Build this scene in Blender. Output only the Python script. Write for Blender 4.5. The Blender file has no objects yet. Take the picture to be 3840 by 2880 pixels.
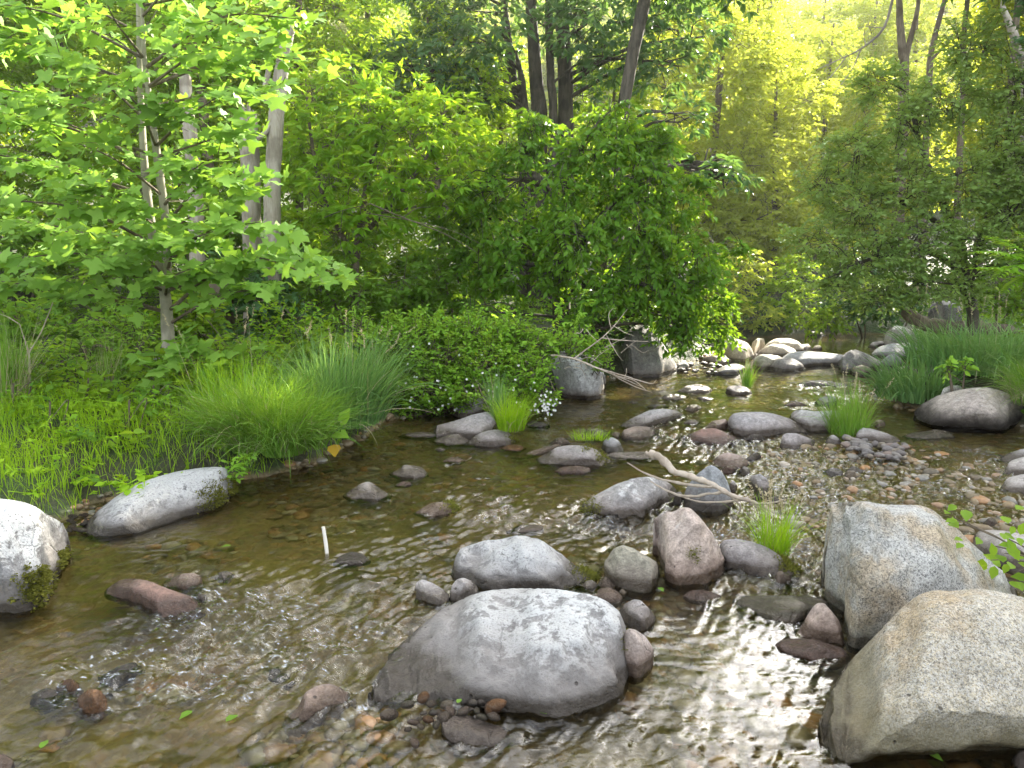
import bpy, math, random
import numpy as np
from mathutils import Vector, noise as mnoise
R_ = math.radians
sc = bpy.context.scene
COL = sc.collection
# ------------------------------------------------------------------ camera
W, H, F = 3840.0, 2880.0, 2884.0
CAMH, PITCH = 1.5, math.atan((1440-955)/2884.0)
cp, sp = math.cos(PITCH), math.sin(PITCH)
def ray(X, Y):
    dx, dy = (X-W/2)/F, (H/2-Y)/F
    return np.array([dx, cp+dy*sp, -sp+dy*cp])
def at(X, Y, z=0.0):
    r = ray(X, Y)
    t = (z-CAMH)/min(r[2], -0.012)
    return np.array([r[0]*t, r[1]*t, z])
def atd(X, Y, d):                     # point on the ray at forward depth d
    r = ray(X, Y); t = d/r[1]
    return np.array([r[0]*t, d, CAMH+r[2]*t])
K = 3840/2212.0
def q(x, y, d): return atd(x*K, y*K, d)
cam = bpy.data.objects.new('camera', bpy.data.cameras.new('camera'))
COL.objects.link(cam); sc.camera = cam
cam.location = (0, 0, CAMH); cam.rotation_euler = (math.pi/2-PITCH, 0, 0)
cam.data.sensor_fit = 'HORIZONTAL'; cam.data.sensor_width = 36.0
cam.data.lens = 36.0*F/W; cam.data.clip_end = 500
# ------------------------------------------------------------------ numpy noise
def _h(ix, iy, s):
    n = (ix*374761393 + iy*668265263 + s*974711) & 0xffffffff
    n = ((n ^ (n >> 13))*1274126177) & 0xffffffff
    return ((n ^ (n >> 16)) & 0xffff)/65535.0
def vn(x, y, s=0):                    # smooth value noise, -1..1
    x = np.asarray(x, float); y = np.asarray(y, float)
    ix = np.floor(x).astype(np.int64); iy = np.floor(y).astype(np.int64)
    fx, fy = x-ix, y-iy
    u = fx*fx*fx*(fx*(fx*6-15)+10); v = fy*fy*fy*(fy*(fy*6-15)+10)
    a = _h(ix, iy, s)*(1-u)+_h(ix+1, iy, s)*u
    b = _h(ix, iy+1, s)*(1-u)+_h(ix+1, iy+1, s)*u
    return (a*(1-v)+b*v)*2-1
def fbm(x, y, s=0, o=4):
    t, a = 0, 1.0
    for i in range(o):
        t = t+a*vn(x*2**i+17.3*i, y*2**i-9.1*i, s+i); a *= .5
    return t/1.9
# ------------------------------------------------------------------ mesh building
class MB:
    def __init__(s): s.v = []; s.f = {}; s.n = 0; s.t = []
    def add(s, v, faces, tint=None):
        v = np.asarray(v, float).reshape(-1, 3); faces = np.asarray(faces, np.int64)
        s.v.append(v); s.f.setdefault(faces.shape[1], []).append(faces+s.n); s.n += len(v)
        s.t.append(np.zeros(len(v)) if tint is None else np.broadcast_to(np.asarray(tint, float), (len(v),)))
    def build(s, name, mat, parent=None, loc=None, smooth=True):
        loc = np.zeros(3) if loc is None else np.asarray(loc, float)
        v = np.concatenate(s.v)-loc
        tot, st, flat = [], [], []
        for k in s.f:
            f = np.concatenate(s.f[k]); flat.append(f.ravel()); tot.append(np.full(len(f), k))
        flat = np.concatenate(flat); tot = np.concatenate(tot)
        st = np.concatenate([[0], np.cumsum(tot)[:-1]])
        me = bpy.data.meshes.new(name)
        me.vertices.add(len(v)); me.vertices.foreach_set('co', v.astype(np.float32).ravel())
        me.loops.add(len(flat)); me.loops.foreach_set('vertex_index', flat.astype(np.int32))
        me.polygons.add(len(tot)); me.polygons.foreach_set('loop_start', st.astype(np.int32))
        me.polygons.foreach_set('loop_total', tot.astype(np.int32))
        me.polygons.foreach_set('use_smooth', np.full(len(tot), smooth))
        a = me.attributes.new('tint', 'FLOAT', 'POINT')
        a.data.foreach_set('value', np.concatenate(s.t).astype(np.float32))
        me.update(calc_edges=True); me.validate()
        me.materials.append(mat)
        o = bpy.data.objects.new(name, me); COL.objects.link(o)
        if parent is not None: o.parent = parent
        else: o.location = loc
        return o
def tag(o, label=None, cat=None, group=None, kind=None):
    if label: o['label'] = label
    if cat: o['category'] = cat
    if group: o['group'] = group
    if kind: o['kind'] = kind
    return o
def empty(name, loc):
    o = bpy.data.objects.new(name, None); COL.objects.link(o); o.location = tuple(loc)
    o.empty_display_size = .1
    return o
def norm(v):
    v = np.asarray(v, float)
    return v/np.maximum(np.linalg.norm(v, axis=-1, keepdims=True), 1e-9)
def resample(P, r, n):
    P = np.asarray(P, float); r = np.asarray(r, float)
    t = np.concatenate([[0], np.cumsum(np.linalg.norm(np.diff(P, axis=0), axis=1))]); t /= t[-1]
    u = np.linspace(0, 1, n)
    # smooth by catmull-rom on each axis
    out = np.zeros((n, 3))
    idx = np.clip(np.searchsorted(t, u, side='right')-1, 0, len(P)-2)
    for k in range(n):
        i = idx[k]; p1, p2 = P[i], P[i+1]
        p0 = P[i-1] if i > 0 else 2*p1-p2
        p3 = P[i+2] if i+2 < len(P) else 2*p2-p1
        s = (u[k]-t[i])/max(t[i+1]-t[i], 1e-9)
        out[k] = .5*((2*p1)+(-p0+p2)*s+(2*p0-5*p1+4*p2-p3)*s*s+(-p0+3*p1-3*p2+p3)*s**3)
    return out, np.interp(u, t, r)
def tube(mb, P, r, n=10, sides=8, wob=.0, seed=0, tint=0.0, cap=True, raw=False):
    rg = np.random.default_rng(seed)
    if raw: C, rr = np.asarray(P, float), np.asarray(r, float); n = len(C)
    else: C, rr = resample(P, r, n)
    T = norm(np.gradient(C, axis=0))
    ref = np.array([1., .2, .1]) if abs(T[0][2]) > .7 else np.array([0, .1, 1.])
    A = norm(np.cross(T, ref)); B = np.cross(T, A)
    ang = np.linspace(0, 2*np.pi, sides, endpoint=False)
    lob = 1+wob*rg.normal(size=(1, sides))+wob*.6*rg.normal(size=(n, sides))
    V = C[:, None]+(A[:, None]*np.cos(ang)[None, :, None]+B[:, None]*np.sin(ang)[None, :, None])*(rr[:, None]*lob)[..., None]
    i = np.arange(n-1)[:, None]*sides; j = np.arange(sides)[None]
    j2 = (j+1) % sides
    Q = np.stack([i+j, i+j2, i+sides+j2, i+sides+j], -1).reshape(-1, 4)
    mb.add(V, Q, tint)
    if cap:
        e = np.concatenate([V[-1], [C[-1]+T[-1]*rr[-1]*.15]])
        mb.add(e, np.stack([np.arange(sides), (np.arange(sides)+1) % sides, np.full(sides, sides)], -1), tint)
    return C, rr
# ------------------------------------------------------------------ materials
def M(name):
    m = bpy.data.materials.new(name); m.use_nodes = True
    nt = m.node_tree; nt.nodes.clear()
    return m, nt
class NT:
    def __init__(s, nt): s.nt = nt
    def n(s, t, **kw):
        nd = s.nt.nodes.new(t)
        for k, v in kw.items():
            if k.startswith('_'): setattr(nd, k[1:], v)
            else:
                k2 = int(k[1:]) if k[0] == 'i' and k[1:].isdigit() else k.replace('__', ' ')
                s.set(nd.inputs[k2], v)
        return nd
    def set(s, sock, v):
        if isinstance(v, bpy.types.NodeSocket): s.nt.links.new(v, sock)
        elif isinstance(v, (tuple, list)) and len(v) == 3 and sock.type == 'RGBA': sock.default_value = (*v, 1)
        else: sock.default_value = v
    def math(s, op, a, b=0.0, clamp=False):
        return s.n('ShaderNodeMath', _operation=op, _use_clamp=clamp, i0=a, i1=b).outputs[0]
    def mix(s, f, a, b, mode='MIX'):
        nd = s.nt.nodes.new('ShaderNodeMix'); nd.data_type = 'RGBA'; nd.blend_type = mode
        s.set(nd.inputs[0], f); s.set(nd.inputs[6], a); s.set(nd.inputs[7], b)
        return nd.outputs[2]
    def step(s, x, lo, hi):
        return s.n('ShaderNodeMapRange', _interpolation_type='SMOOTHSTEP', Value=x, From__Min=lo, From__Max=hi).outputs[0]
    def noise(s, v, scale, det=6.0, rough=.55, dist=0.0):
        return s.n('ShaderNodeTexNoise', Vector=v, Scale=scale, Detail=det, Roughness=rough, Distortion=dist).outputs[0]
def rock_mat(name, A, B, lichen=.5, lcol=(.60, .61, .58), speck=0.0, stain_shade=.6, stain_shade_col=(.21, .16, .135), dark=.4, moss=0.0, gloss=.75, bump=1.0, algae=1.0, sth=.09, crack=.3):
    m, nt = M(name); g = NT(nt)
    oi = g.n('ShaderNodeObjectInfo').outputs['Random']
    tc = g.n('ShaderNodeTexCoord').outputs['Object']
    off = g.n('ShaderNodeCombineXYZ', X=g.math('MULTIPLY', oi, 37.0), Y=g.math('MULTIPLY', oi, 91.0), Z=g.math('MULTIPLY', oi, 13.0)).outputs[0]
    v = g.n('ShaderNodeVectorMath', _operation='ADD', i0=tc, i1=off).outputs[0]
    geo = g.n('ShaderNodeNewGeometry')
    z = g.n('ShaderNodeSeparateXYZ', Vector=geo.outputs['Position']).outputs[2]
    up = g.n('ShaderNodeSeparateXYZ', Vector=geo.outputs['Normal']).outputs[2]
    n1 = g.noise(v, 3.5, 5); n2 = g.noise(v, 26, 8, .65); n3 = g.noise(v, 110, 4, .6); n4 = g.noise(v, 9, 10, .7, .6)
    c = g.mix(g.step(n1, .35, .65), A, B)
    c = g.mix(.7, c, g.n('ShaderNodeMapRange', Value=n2, From__Min=.25, From__Max=.75, To__Min=.3, To__Max=1.7).outputs[0], 'MULTIPLY')
    c = g.mix(.4, c, g.n('ShaderNodeMapRange', Value=n3, From__Min=.3, From__Max=.7, To__Min=.2, To__Max=1.8).outputs[0], 'MULTIPLY')
    if speck > 0:
        for sc2, k_ in ((330.0, 1.0), (150.0, .55)):
            vo = g.n('ShaderNodeTexVoronoi', Vector=v, Scale=sc2).outputs['Color']
            vs = g.n('ShaderNodeSeparateColor', Color=vo)
            c = g.mix(g.math('MULTIPLY', g.step(vs.outputs[0], .66, .86), speck*.85*k_), c, (.05, .049, .05))
            c = g.mix(g.math('MULTIPLY', g.step(vs.outputs[1], .55, .8), speck*.7*k_), c, (.58, .57, .53))
        c = g.mix(g.math('MULTIPLY', g.step(g.noise(v, 3.5, 7, .65), .46, .64), speck*.6), c, g.mix(1.0, c, (1.0, .74, .44), 'MULTIPLY'))
        c = g.mix(g.math('MULTIPLY', g.step(g.noise(v, 2.6, 7, .65), .52, .66), speck*.5), c, g.mix(1.0, c, (.60, .62, .62), 'MULTIPLY'))
    # dark weathered streaks
    c = g.mix(g.math('MULTIPLY', g.step(g.noise(v, 5.5, 9, .72, 1.2), .56, .68), dark), c, (.075, .07, .068))
    # lichen on the upper faces
    lm = g.math('ADD', g.math('ADD', g.math('MULTIPLY', n4, .75), g.math('MULTIPLY', n2, .35)), g.math('MULTIPLY', g.step(up, -.1, .9), .12))
    lm = g.math('ADD', lm, g.math('MULTIPLY', g.step(z, sth*.4, sth*2.2+.05), .14))
    lmask = g.math('MULTIPLY', g.step(lm, 1.0-.36*lichen, 1.07-.36*lichen), min(1.0, lichen*1.5))
    lmask = g.math('MULTIPLY', lmask, g.step(n3, .28, .5))
    c = g.mix(lmask, c, lcol)
    # brown flood-line staining; painted shade too on the ledge and tan granite
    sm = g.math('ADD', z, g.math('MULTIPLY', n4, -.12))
    c = g.mix(g.math('MULTIPLY', g.math('SUBTRACT', 1.0, g.step(sm, sth*.35-.06, sth)), stain_shade), c, stain_shade_col)
    # dark pits
    pit = g.n('ShaderNodeTexVoronoi', Vector=v, Scale=14.0).outputs[0]
    pm = g.math('MULTIPLY', g.math('SUBTRACT', 1.0, g.step(pit, .05, .11)), g.step(g.noise(v, 6, 2), .5, .56))
    c = g.mix(g.math('MULTIPLY', pm, .75), c, (.04, .032, .027))
    if moss > 0:
        c = g.mix(g.math('MULTIPLY', g.step(g.math('ADD', g.noise(v, 5, 8, .65), g.math('MULTIPLY', g.step(z, .25, 0), .2)), .66, .74), moss), c, (.075, .085, .018))
    # wet line and slimy underwater coat
    wz = g.math('ADD', z, g.math('ADD', g.math('MULTIPLY', n2, -.03), g.math('MULTIPLY', n4, -.05)))
    wet = g.math('SUBTRACT', 1.0, g.step(wz, -.01, .03))
    c = g.mix(wet, c, g.mix(1.0, c, (.28, .25, .21), 'MULTIPLY'))
    if algae: c = g.mix(g.math('MULTIPLY', g.math('SUBTRACT', 1.0, g.step(z, -.05, 0.0)), .75), c, g.mix(n4, (.15, .09, .035), (.07, .055, .022)))
    rough = g.math('SUBTRACT', gloss, g.math('MULTIPLY', wet, gloss-.18))
    hgt = g.math('ADD', g.math('MULTIPLY', n2, .55), g.math('ADD', g.math('MULTIPLY', n3, .16), g.math('MULTIPLY', n4, 1.0)))
    crk = g.n('ShaderNodeTexVoronoi', _feature='DISTANCE_TO_EDGE', Vector=g.mix(.2, v, g.n('ShaderNodeTexNoise', Vector=v, Scale=4.0, Detail=5.0).outputs[1]), Scale=2.6).outputs[0]
    crk = g.math('MULTIPLY', g.math('SUBTRACT', 1.0, g.step(crk, 0.0, .012)), g.math('MULTIPLY', g.step(n1, .54, .6), crack))
    hgt = g.math('SUBTRACT', hgt, g.math('MULTIPLY', crk, .8))
    hgt = g.math('SUBTRACT', hgt, g.math('MULTIPLY', pm, .5))
    c = g.mix(g.math('MULTIPLY', crk, .6), c, (.05, .045, .04))
    bp = g.n('ShaderNodeBump', Strength=.9*bump, Distance=.03, Height=hgt)
    b = g.n('ShaderNodeBsdfPrincipled', Base__Color=c, Roughness=rough, Normal=bp.outputs[0])
    b.inputs['Specular IOR Level'].default_value = .35
    o = g.n('ShaderNodeOutputMaterial', Surface=b.outputs[0])
    return m
RM = {
 'white':  rock_mat('lichen_rock', (.27, .265, .26), (.20, .195, .19), 1.0, (.52, .525, .515), stain_shade=.9, stain_shade_col=(.20, .18, .165), sth=.17),
 'crust':  rock_mat('crusted_rock', (.27, .265, .26), (.20, .195, .19), 1.0, (.43, .43, .42), stain_shade=.75, stain_shade_col=(.20, .18, .165), sth=.075),
 'mid':    rock_mat('grey_lichen_rock', (.42, .41, .395), (.30, .29, .28), .72, (.6, .6, .59), stain_shade=.6, dark=.5),
 'gran':   rock_mat('tan_granite', (.41, .36, .26), (.34, .30, .21), .10, speck=.85, stain_shade=.8, stain_shade_col=(.15, .13, .07), dark=.2, sth=.17, crack=.0),  # olive low band: algae plus painted shade of the boulder's underside
 'ggran':  rock_mat('grey_granite', (.40, .40, .38), (.33, .32, .27), .15, speck=.95, stain_shade=.5, stain_shade_col=(.2, .19, .13), dark=.25, crack=.0),
 'ledge':  rock_mat('undercut_shade_rock', (.46, .40, .34), (.36, .31, .27), .6, (.58, .55, .5), stain_shade=1.0, stain_shade_col=(.018, .013, .009), dark=.3, sth=.21),  # near-black low band paints the shade of a cavity the mesh lacks
 'pink':   rock_mat('pink_rock', (.46, .37, .31), (.38, .325, .29), .42, (.52, .49, .46), stain_shade=.5, stain_shade_col=(.24, .15, .11), dark=.25),
 'purple': rock_mat('purple_rock', (.35, .325, .315), (.27, .255, .25), .3, (.45, .43, .42), stain_shade=.5, dark=.25),
 'grey':   rock_mat('grey_rock', (.42, .415, .405), (.32, .315, .305), .45, (.52, .52, .5), stain_shade=.5, dark=.5),
 'pale':   rock_mat('pale_rock', (.47, .44, .40), (.37, .34, .31), .5, (.62, .6, .56), stain_shade=.4, dark=.2),
 'beige':  rock_mat('beige_rock', (.50, .43, .32), (.38, .33, .255), .35, (.60, .56, .48), stain_shade=.35, dark=.2),
 'brown':  rock_mat('brown_rock', (.28, .215, .16), (.2, .16, .12), .15, (.34, .29, .24), stain_shade=.5, dark=.3),
 'olive':  rock_mat('olive_rock', (.32, .30, .23), (.25, .23, .18), .3, (.38, .37, .32), stain_shade=.5, dark=.3, moss=.5),
 'blue':   rock_mat('blue_grey_rock', (.24, .25, .25), (.18, .185, .19), .15, (.42, .43, .43), stain_shade=.4, dark=.2, bump=.5),
 'red':    rock_mat('red_rock', (.25, .14, .105), (.19, .115, .09), .12, (.36, .28, .25), stain_shade=.4, dark=.25),
 'dark':   rock_mat('dark_rock', (.22, .21, .195), (.14, .13, .125), .2, (.3, .29, .27), stain_shade=.4, dark=.5),
 'orange': rock_mat('orange_rock', (.36, .17, .055), (.26, .13, .05), .0, stain_shade=.2, dark=.2, algae=0, gloss=.4),
 'wet':    rock_mat('wet_rock', (.085, .08, .075), (.12, .10, .08), .0, stain_shade=.2, dark=.3, algae=0, gloss=.22),
}
def leaf_mat(name, A, B, T, trans=.42, rough=.5, spec=.12):
    m, nt = M(name); g = NT(nt)
    t = g.n('ShaderNodeAttribute', _attribute_name='tint').outputs['Fac']
    c = g.mix(t, A, B)
    bs = g.n('ShaderNodeBsdfPrincipled', Base__Color=c, Roughness=rough)
    bs.inputs['Specular IOR Level'].default_value = spec
    tr = g.n('ShaderNodeBsdfTranslucent', Color=g.mix(t, tuple(x*.8 for x in T), T))
    mx = g.n('ShaderNodeMixShader', Fac=trans, i1=bs.outputs[0], i2=tr.outputs[0])
    g.n('ShaderNodeOutputMaterial', Surface=mx.outputs[0])
    return m
LM = {
 'tulip':  leaf_mat('tulip_leaf', (.135, .28, .04), (.26, .44, .075), (.34, .55, .05), .40),
 'bright': leaf_mat('bright_leaf', (.13, .32, .02), (.26, .46, .035), (.44, .62, .03), .45),
 'mid':    leaf_mat('mid_leaf', (.11, .23, .018), (.22, .37, .03), (.42, .58, .03), .45),
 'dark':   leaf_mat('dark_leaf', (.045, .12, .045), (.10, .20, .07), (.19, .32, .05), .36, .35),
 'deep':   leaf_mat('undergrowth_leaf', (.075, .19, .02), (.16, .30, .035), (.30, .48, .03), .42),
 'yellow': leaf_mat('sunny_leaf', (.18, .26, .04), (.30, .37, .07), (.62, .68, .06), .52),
 'wood':   leaf_mat('hillside_leaf', (.13, .19, .035), (.22, .28, .05), (.40, .46, .06), .5),
 'droop':  leaf_mat('drooping_leaf', (.045, .135, .01), (.13, .27, .025), (.27, .44, .02), .38),
 'small':  leaf_mat('small_leaf', (.13, .235, .06), (.24, .35, .10), (.40, .54, .07), .42, .4),
 'rose':   leaf_mat('rose_leaf', (.14, .33, .03), (.28, .48, .05), (.40, .58, .04), .38),
 'grass':  leaf_mat('grass_blade', (.10, .25, .03), (.24, .40, .07), (.34, .52, .03), .32, .45),
 'lawn':   leaf_mat('bank_grass_blade', (.17, .36, .015), (.34, .52, .03), (.44, .64, .02), .40, .5),
 'cool':   leaf_mat('cool_grass_blade', (.10, .25, .07), (.22, .37, .13), (.28, .44, .08), .36, .4),
 'straw':  leaf_mat('straw', (.42, .34, .19), (.55, .48, .32), (.4, .34, .18), .2, .7),
 'flower': leaf_mat('white_petal', (.75, .74, .70), (.8, .8, .76), (.7, .7, .6), .25, .6),
 'moss':   leaf_mat('moss', (.11, .12, .02), (.20, .20, .035), (.2, .2, .03), .25, .8, .1),
 'gold':   leaf_mat('yellow_leaf', (.45, .28, .03), (.55, .36, .04), (.5, .33, .02), .3),
}
def bark_mat(name, A, B, sc_=1.0, rough=.85):
    m, nt = M(name); g = NT(nt)
    tc = g.n('ShaderNodeTexCoord').outputs['Object']
    v = g.n('ShaderNodeMapping', Vector=tc); v.inputs['Scale'].default_value = (14*sc_, 14*sc_, 2.5*sc_)
    n1 = g.noise(v.outputs[0], 1.6, 8, .65, .5); n2 = g.noise(tc, 4.0*sc_, 4)
    c = g.mix(g.step(n1, .3, .7), A, B)
    c = g.mix(g.math('MULTIPLY', g.step(n2, .5, .62), .5), c, tuple(x*.55 for x in A))
    bp = g.n('ShaderNodeBump', Strength=.8, Distance=.015, Height=n1)
    b = g.n('ShaderNodeBsdfPrincipled', Base__Color=c, Roughness=rough, Normal=bp.outputs[0])
    b.inputs['Specular IOR Level'].default_value = .2
    g.n('ShaderNodeOutputMaterial', Surface=b.outputs[0])
    return m
BM = {
 'pale': bark_mat('pale_bark', (.27, .25, .19), (.36, .33, .26)),
 'dead': bark_mat('dead_wood', (.26, .22, .17), (.42, .38, .32)),
 'dark': bark_mat('dark_bark', (.045, .04, .03), (.10, .085, .065)),
 'brown': bark_mat('brown_bark', (.11, .085, .06), (.19, .155, .115)),
 'twig': bark_mat('twig_bark', (.09, .07, .05), (.15, .12, .085)),
 'drift': bark_mat('driftwood', (.36, .29, .22), (.5, .43, .35)),
 'white': bark_mat('white_stick', (.66, .62, .55), (.8, .77, .7)),
}
# ------------------------------------------------------------------ terrain
bank_px = [(-900,1300),(-300,1190),(60,1150),(165,1120),(205,1090),(330,1060),(500,1035),(560,1035),(680,1005),(800,940),(830,912),(900,898),(980,885),(1180,872),(1220,850),(1310,822),(1400,800),(1460,786),(1530,776),(1560,745),(1640,730),(1760,722),
  (1900,722),(1960,730),(2000,748),(1985,785),(1960,812),(1930,845),(1920,868),(1985,885),(2100,895),(2200,925),(2300,985),(2420,1120),(2400,1300),(2500,1700),(2700,2600),(-1500,2600)]
BANK = np.array([at(x*K, y*K)[:2] for x, y in bank_px])
def creek_dist(x, y):                 # >0 on land
    p = np.stack([np.ravel(x), np.ravel(y)], -1).astype(float)
    a = BANK; b = np.roll(BANK, -1, 0)
    best = np.full(len(p), 1e9); inside = np.zeros(len(p), bool)
    for i in range(len(a)):
        e = b[i]-a[i]; w = p-a[i]
        t = np.clip((w@e)/(e@e), 0, 1)
        best = np.minimum(best, np.hypot(w[:, 0]-t*e[0], w[:, 1]-t*e[1]))
        c = (a[i][1] > p[:, 1]) != (b[i][1] > p[:, 1])
        xi = a[i][0]+(p[:, 1]-a[i][1])*e[0]/(e[1] if abs(e[1]) > 1e-12 else 1e-12)
        inside ^= c & (p[:, 0] < xi)
    return np.where(inside, -best, best).reshape(np.shape(x))
SH = [(at(x*K, y*K)[:2], r, a) for x, y, r, a in [(1900,1010,1.3,.13),(1700,1000,.8,.11),(1700,1130,.7,.12),(2080,1090,.9,.12),(1650,1230,.5,.08),(1900,850,1.6,.08),(1450,920,1.0,.06),(950,1560,.35,.13),(720,1580,.3,.08),(300,1600,.5,.10),(250,1470,.35,.05),(1870,970,.5,.09),(160,1122,.3,.06),(1350,1265,.35,.08)]]
def ground(x, y):
    x = np.asarray(x, float); y = np.asarray(y, float)
    d = creek_dist(x, y)
    w = fbm(x*1.3, y*1.3, 5, 3)
    di = -d
    bed = -.03-.20*(1-np.exp(-np.maximum(di, 0)/.5))+.05*fbm(x*1.1, y*1.1, 9, 4)*np.clip(di/.3, 0, 1)
    for (c, r, a) in SH: bed = bed+a*np.exp(-((x-c[0])**2+(y-c[1])**2)/(r*r))
    dp = np.maximum(d, 0)
    land = -.03+.30*(1-np.exp(-dp/.22))+.07*np.minimum(dp, 6)+.16*np.maximum(dp-4, 0)+.19*np.maximum(dp-14, 0)+.09*w*np.clip(dp/.6, 0, 1)
    return np.where(d < 0, np.minimum(bed, -.012), land)
def gz(x, y): return float(ground(np.array([x]), np.array([y]))[0])
xs = np.concatenate([-70+np.arange(0, 58, 3.0), np.arange(-12, -4, .22), np.arange(-4, 5, .05), np.arange(5, 14, .18), np.arange(14, 75, 3.0)])
ys = np.concatenate([np.arange(-6, 1.4, .5), np.arange(1.4, 8, .05), np.arange(8, 18, .11), np.arange(18, 30, .5), np.arange(30, 110, 4.0)])
GX, GY = np.meshgrid(xs, ys)
GZ = ground(GX, GY)
def gridmesh(nx, ny):
    i = np.arange(ny-1)[:, None]*nx+np.arange(nx-1)[None]
    return np.stack([i, i+1, i+nx+1, i+nx], -1).reshape(-1, 4)
m, nt = M('soil_and_bed'); g = NT(nt)
tc = g.n('ShaderNodeTexCoord').outputs['Object']
z = g.n('ShaderNodeSeparateXYZ', Vector=tc).outputs[2]
n1 = g.noise(tc, 2.2, 8, .65); n2 = g.noise(tc, 30, 6, .6)
vo = g.n('ShaderNodeTexVoronoi', Vector=g.mix(.06, tc, g.n('ShaderNodeTexNoise', Vector=tc, Scale=20.0).outputs[1]), Scale=24.0)
vc = g.n('ShaderNodeSeparateColor', Color=vo.outputs['Color'])
bedc = g.mix(g.step(n1, .35, .65), (.20, .155, .058), (.11, .088, .033))
peb = g.mix(vc.outputs[0], g.mix(vc.outputs[1], (.2, .14, .07), (.085, .07, .042)), g.mix(vc.outputs[2], (.25, .135, .055), (.19, .165, .125)))
bedc = g.mix(g.math('MULTIPLY', g.step(g.noise(tc, 1.7, 5, .6), .44, .56), .85), bedc, peb)
soil = g.mix(n2, (.03, .03, .014), (.055, .055, .024))
soil = g.mix(g.step(n1, .45, .6), soil, (.035, .06, .012))
c = g.mix(g.step(z, -.01, .05), bedc, soil)
hh = g.math('ADD', g.math('MULTIPLY', vo.outputs[0], -1.0), g.math('MULTIPLY', n2, .5))
bp = g.n('ShaderNodeBump', Strength=.8, Distance=.02, Height=hh)
b = g.n('ShaderNodeBsdfPrincipled', Base__Color=c, Roughness=.8, Normal=bp.outputs[0])
g.n('ShaderNodeOutputMaterial', Surface=b.outputs[0])
mb = MB(); mb.add(np.stack([GX, GY, GZ], -1), gridmesh(len(xs), len(ys)))
gro = mb.build('ground', m); tag(gro, 'earth banks and stony creek bed under the plants and water', 'ground', kind='structure')
# ------------------------------------------------------------------ water
FL = norm(np.array([-.55, -.83])); FT = np.array([-FL[1], FL[0]])
wx = np.concatenate([np.arange(-14, -3.2, .12), np.arange(-3.2, 3.6, .0095), np.arange(3.6, 14, .07)])
yy = [.6]
while yy[-1] < 26: yy.append(yy[-1]+max(.009, .0036*yy[-1]))
wy = np.array(yy)
WX, WY = np.meshgrid(wx, wy)
RF = [(at(x*K, y*K)[:2], r, a) for x, y, r, a in [(250,1400,.5,.62),(600,1300,.5,.66),(850,1230,.45,.62),(500,1450,.4,.55),(780,1420,.4,.5),(1100,1130,.45,.7),(850,1100,.4,.35),(300,1270,.3,.6),(700,1570,.35,.55),(900,1620,.35,.5),(1350,1130,.4,.6),(1530,970,.45,1.2),(1180,920,.35,.8),(1420,920,.5,.7),
    (1700,1000,.9,.8),(1900,1090,.8,.8),(2050,1030,.8,.8),(1650,1160,.5,1.0),(1750,1200,.5,.8),(1600,1270,.3,.8),(1800,850,1.2,.6),(1650,850,.8,.4),(2100,985,.5,1.0),(1400,870,.7,.5),(1050,1000,.5,.25),(1000,1100,.3,.5),(150,1530,.4,.5),(1300,1600,.3,.35)]]
rif = np.full(WX.shape, .13)
for c_, r, a in RF: rif = rif+a*np.exp(-((WX-c_[0])**2+(WY-c_[1])**2)/(r*r))
rif = np.clip(rif*(.7+1.0*fbm(WX*1.6, WY*1.6, 31, 3)), .05, 1.15)
s_, t_ = WX*FL[0]+WY*FL[1], WX*FT[0]+WY*FT[1]
wq = .25*fbm(WX*1.4, WY*1.4, 77, 2)
def ridged(u, v, s): return 1-np.abs(vn(u, v, s))*2
big = fbm(s_*4.0+wq*6, t_*10+wq*4, 41, 3)
med = ridged(s_*8+wq*9, t_*20+wq*7, 51)*.6+ridged(s_*16+wq*5, t_*36-wq*8, 61)*.34
med2 = vn(s_*30+wq*6, t_*52+wq*9, 66)*.22
u_, v_ = s_*.86+t_*.5, t_*.86-s_*.5
calm = (vn(u_*30+wq*14, v_*11+wq*6, 71)*.8+vn(u_*17-wq*8, v_*9, 73)*.7+vn(u_*52+wq*9, v_*24, 74)*.28)*np.clip(.75+.9*vn(WX*.9, WY*.9, 75), .12, 1.5)
WZ = rif*(.030*big+.019*med+.006*med2)+.0026*calm*np.clip(1.3-rif*1.5, .15, 1)
m, nt = M('creek_water'); g = NT(nt)
tc = g.n('ShaderNodeTexCoord').outputs['Object']
rf = g.n('ShaderNodeAttribute', _attribute_name='tint').outputs['Fac']
mp = g.n('ShaderNodeMapping', Vector=tc); mp.inputs['Rotation'].default_value = (0, 0, math.atan2(FL[1], FL[0])*-1); mp.inputs['Scale'].default_value = (1, 1.9, 1)
nn = g.noise(mp.outputs[0], 24, 4, .55, .8)
bp = g.n('ShaderNodeBump', Strength=g.math('ADD', .05, g.math('MULTIPLY', rf, .25)), Distance=.02, Height=nn)
rfr = g.n('ShaderNodeBsdfRefraction', Color=(.84, .82, .60), Roughness=0.0, IOR=1.34, Normal=bp.outputs[0])
gls = g.n('ShaderNodeBsdfGlossy', Color=(1, 1, 1), Roughness=0.0, Normal=bp.outputs[0])
fr = g.n('ShaderNodeFresnel', IOR=1.34, Normal=bp.outputs[0])
gl = g.n('ShaderNodeMixShader', Fac=fr.outputs[0], i1=rfr.outputs[0], i2=gls.outputs[0])
foam = g.math('MULTIPLY', g.step(rf, 1.0, 1.15), g.step(g.noise(mp.outputs[0], 30, 6, .65), .55, .68))
df = g.n('ShaderNodeBsdfDiffuse', Color=(.75, .78, .8))
mx = g.n('ShaderNodeMixShader', Fac=g.math('MULTIPLY', foam, .45), i1=gl.outputs[0], i2=df.outputs[0])
g.n('ShaderNodeOutputMaterial', Surface=mx.outputs[0])
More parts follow.
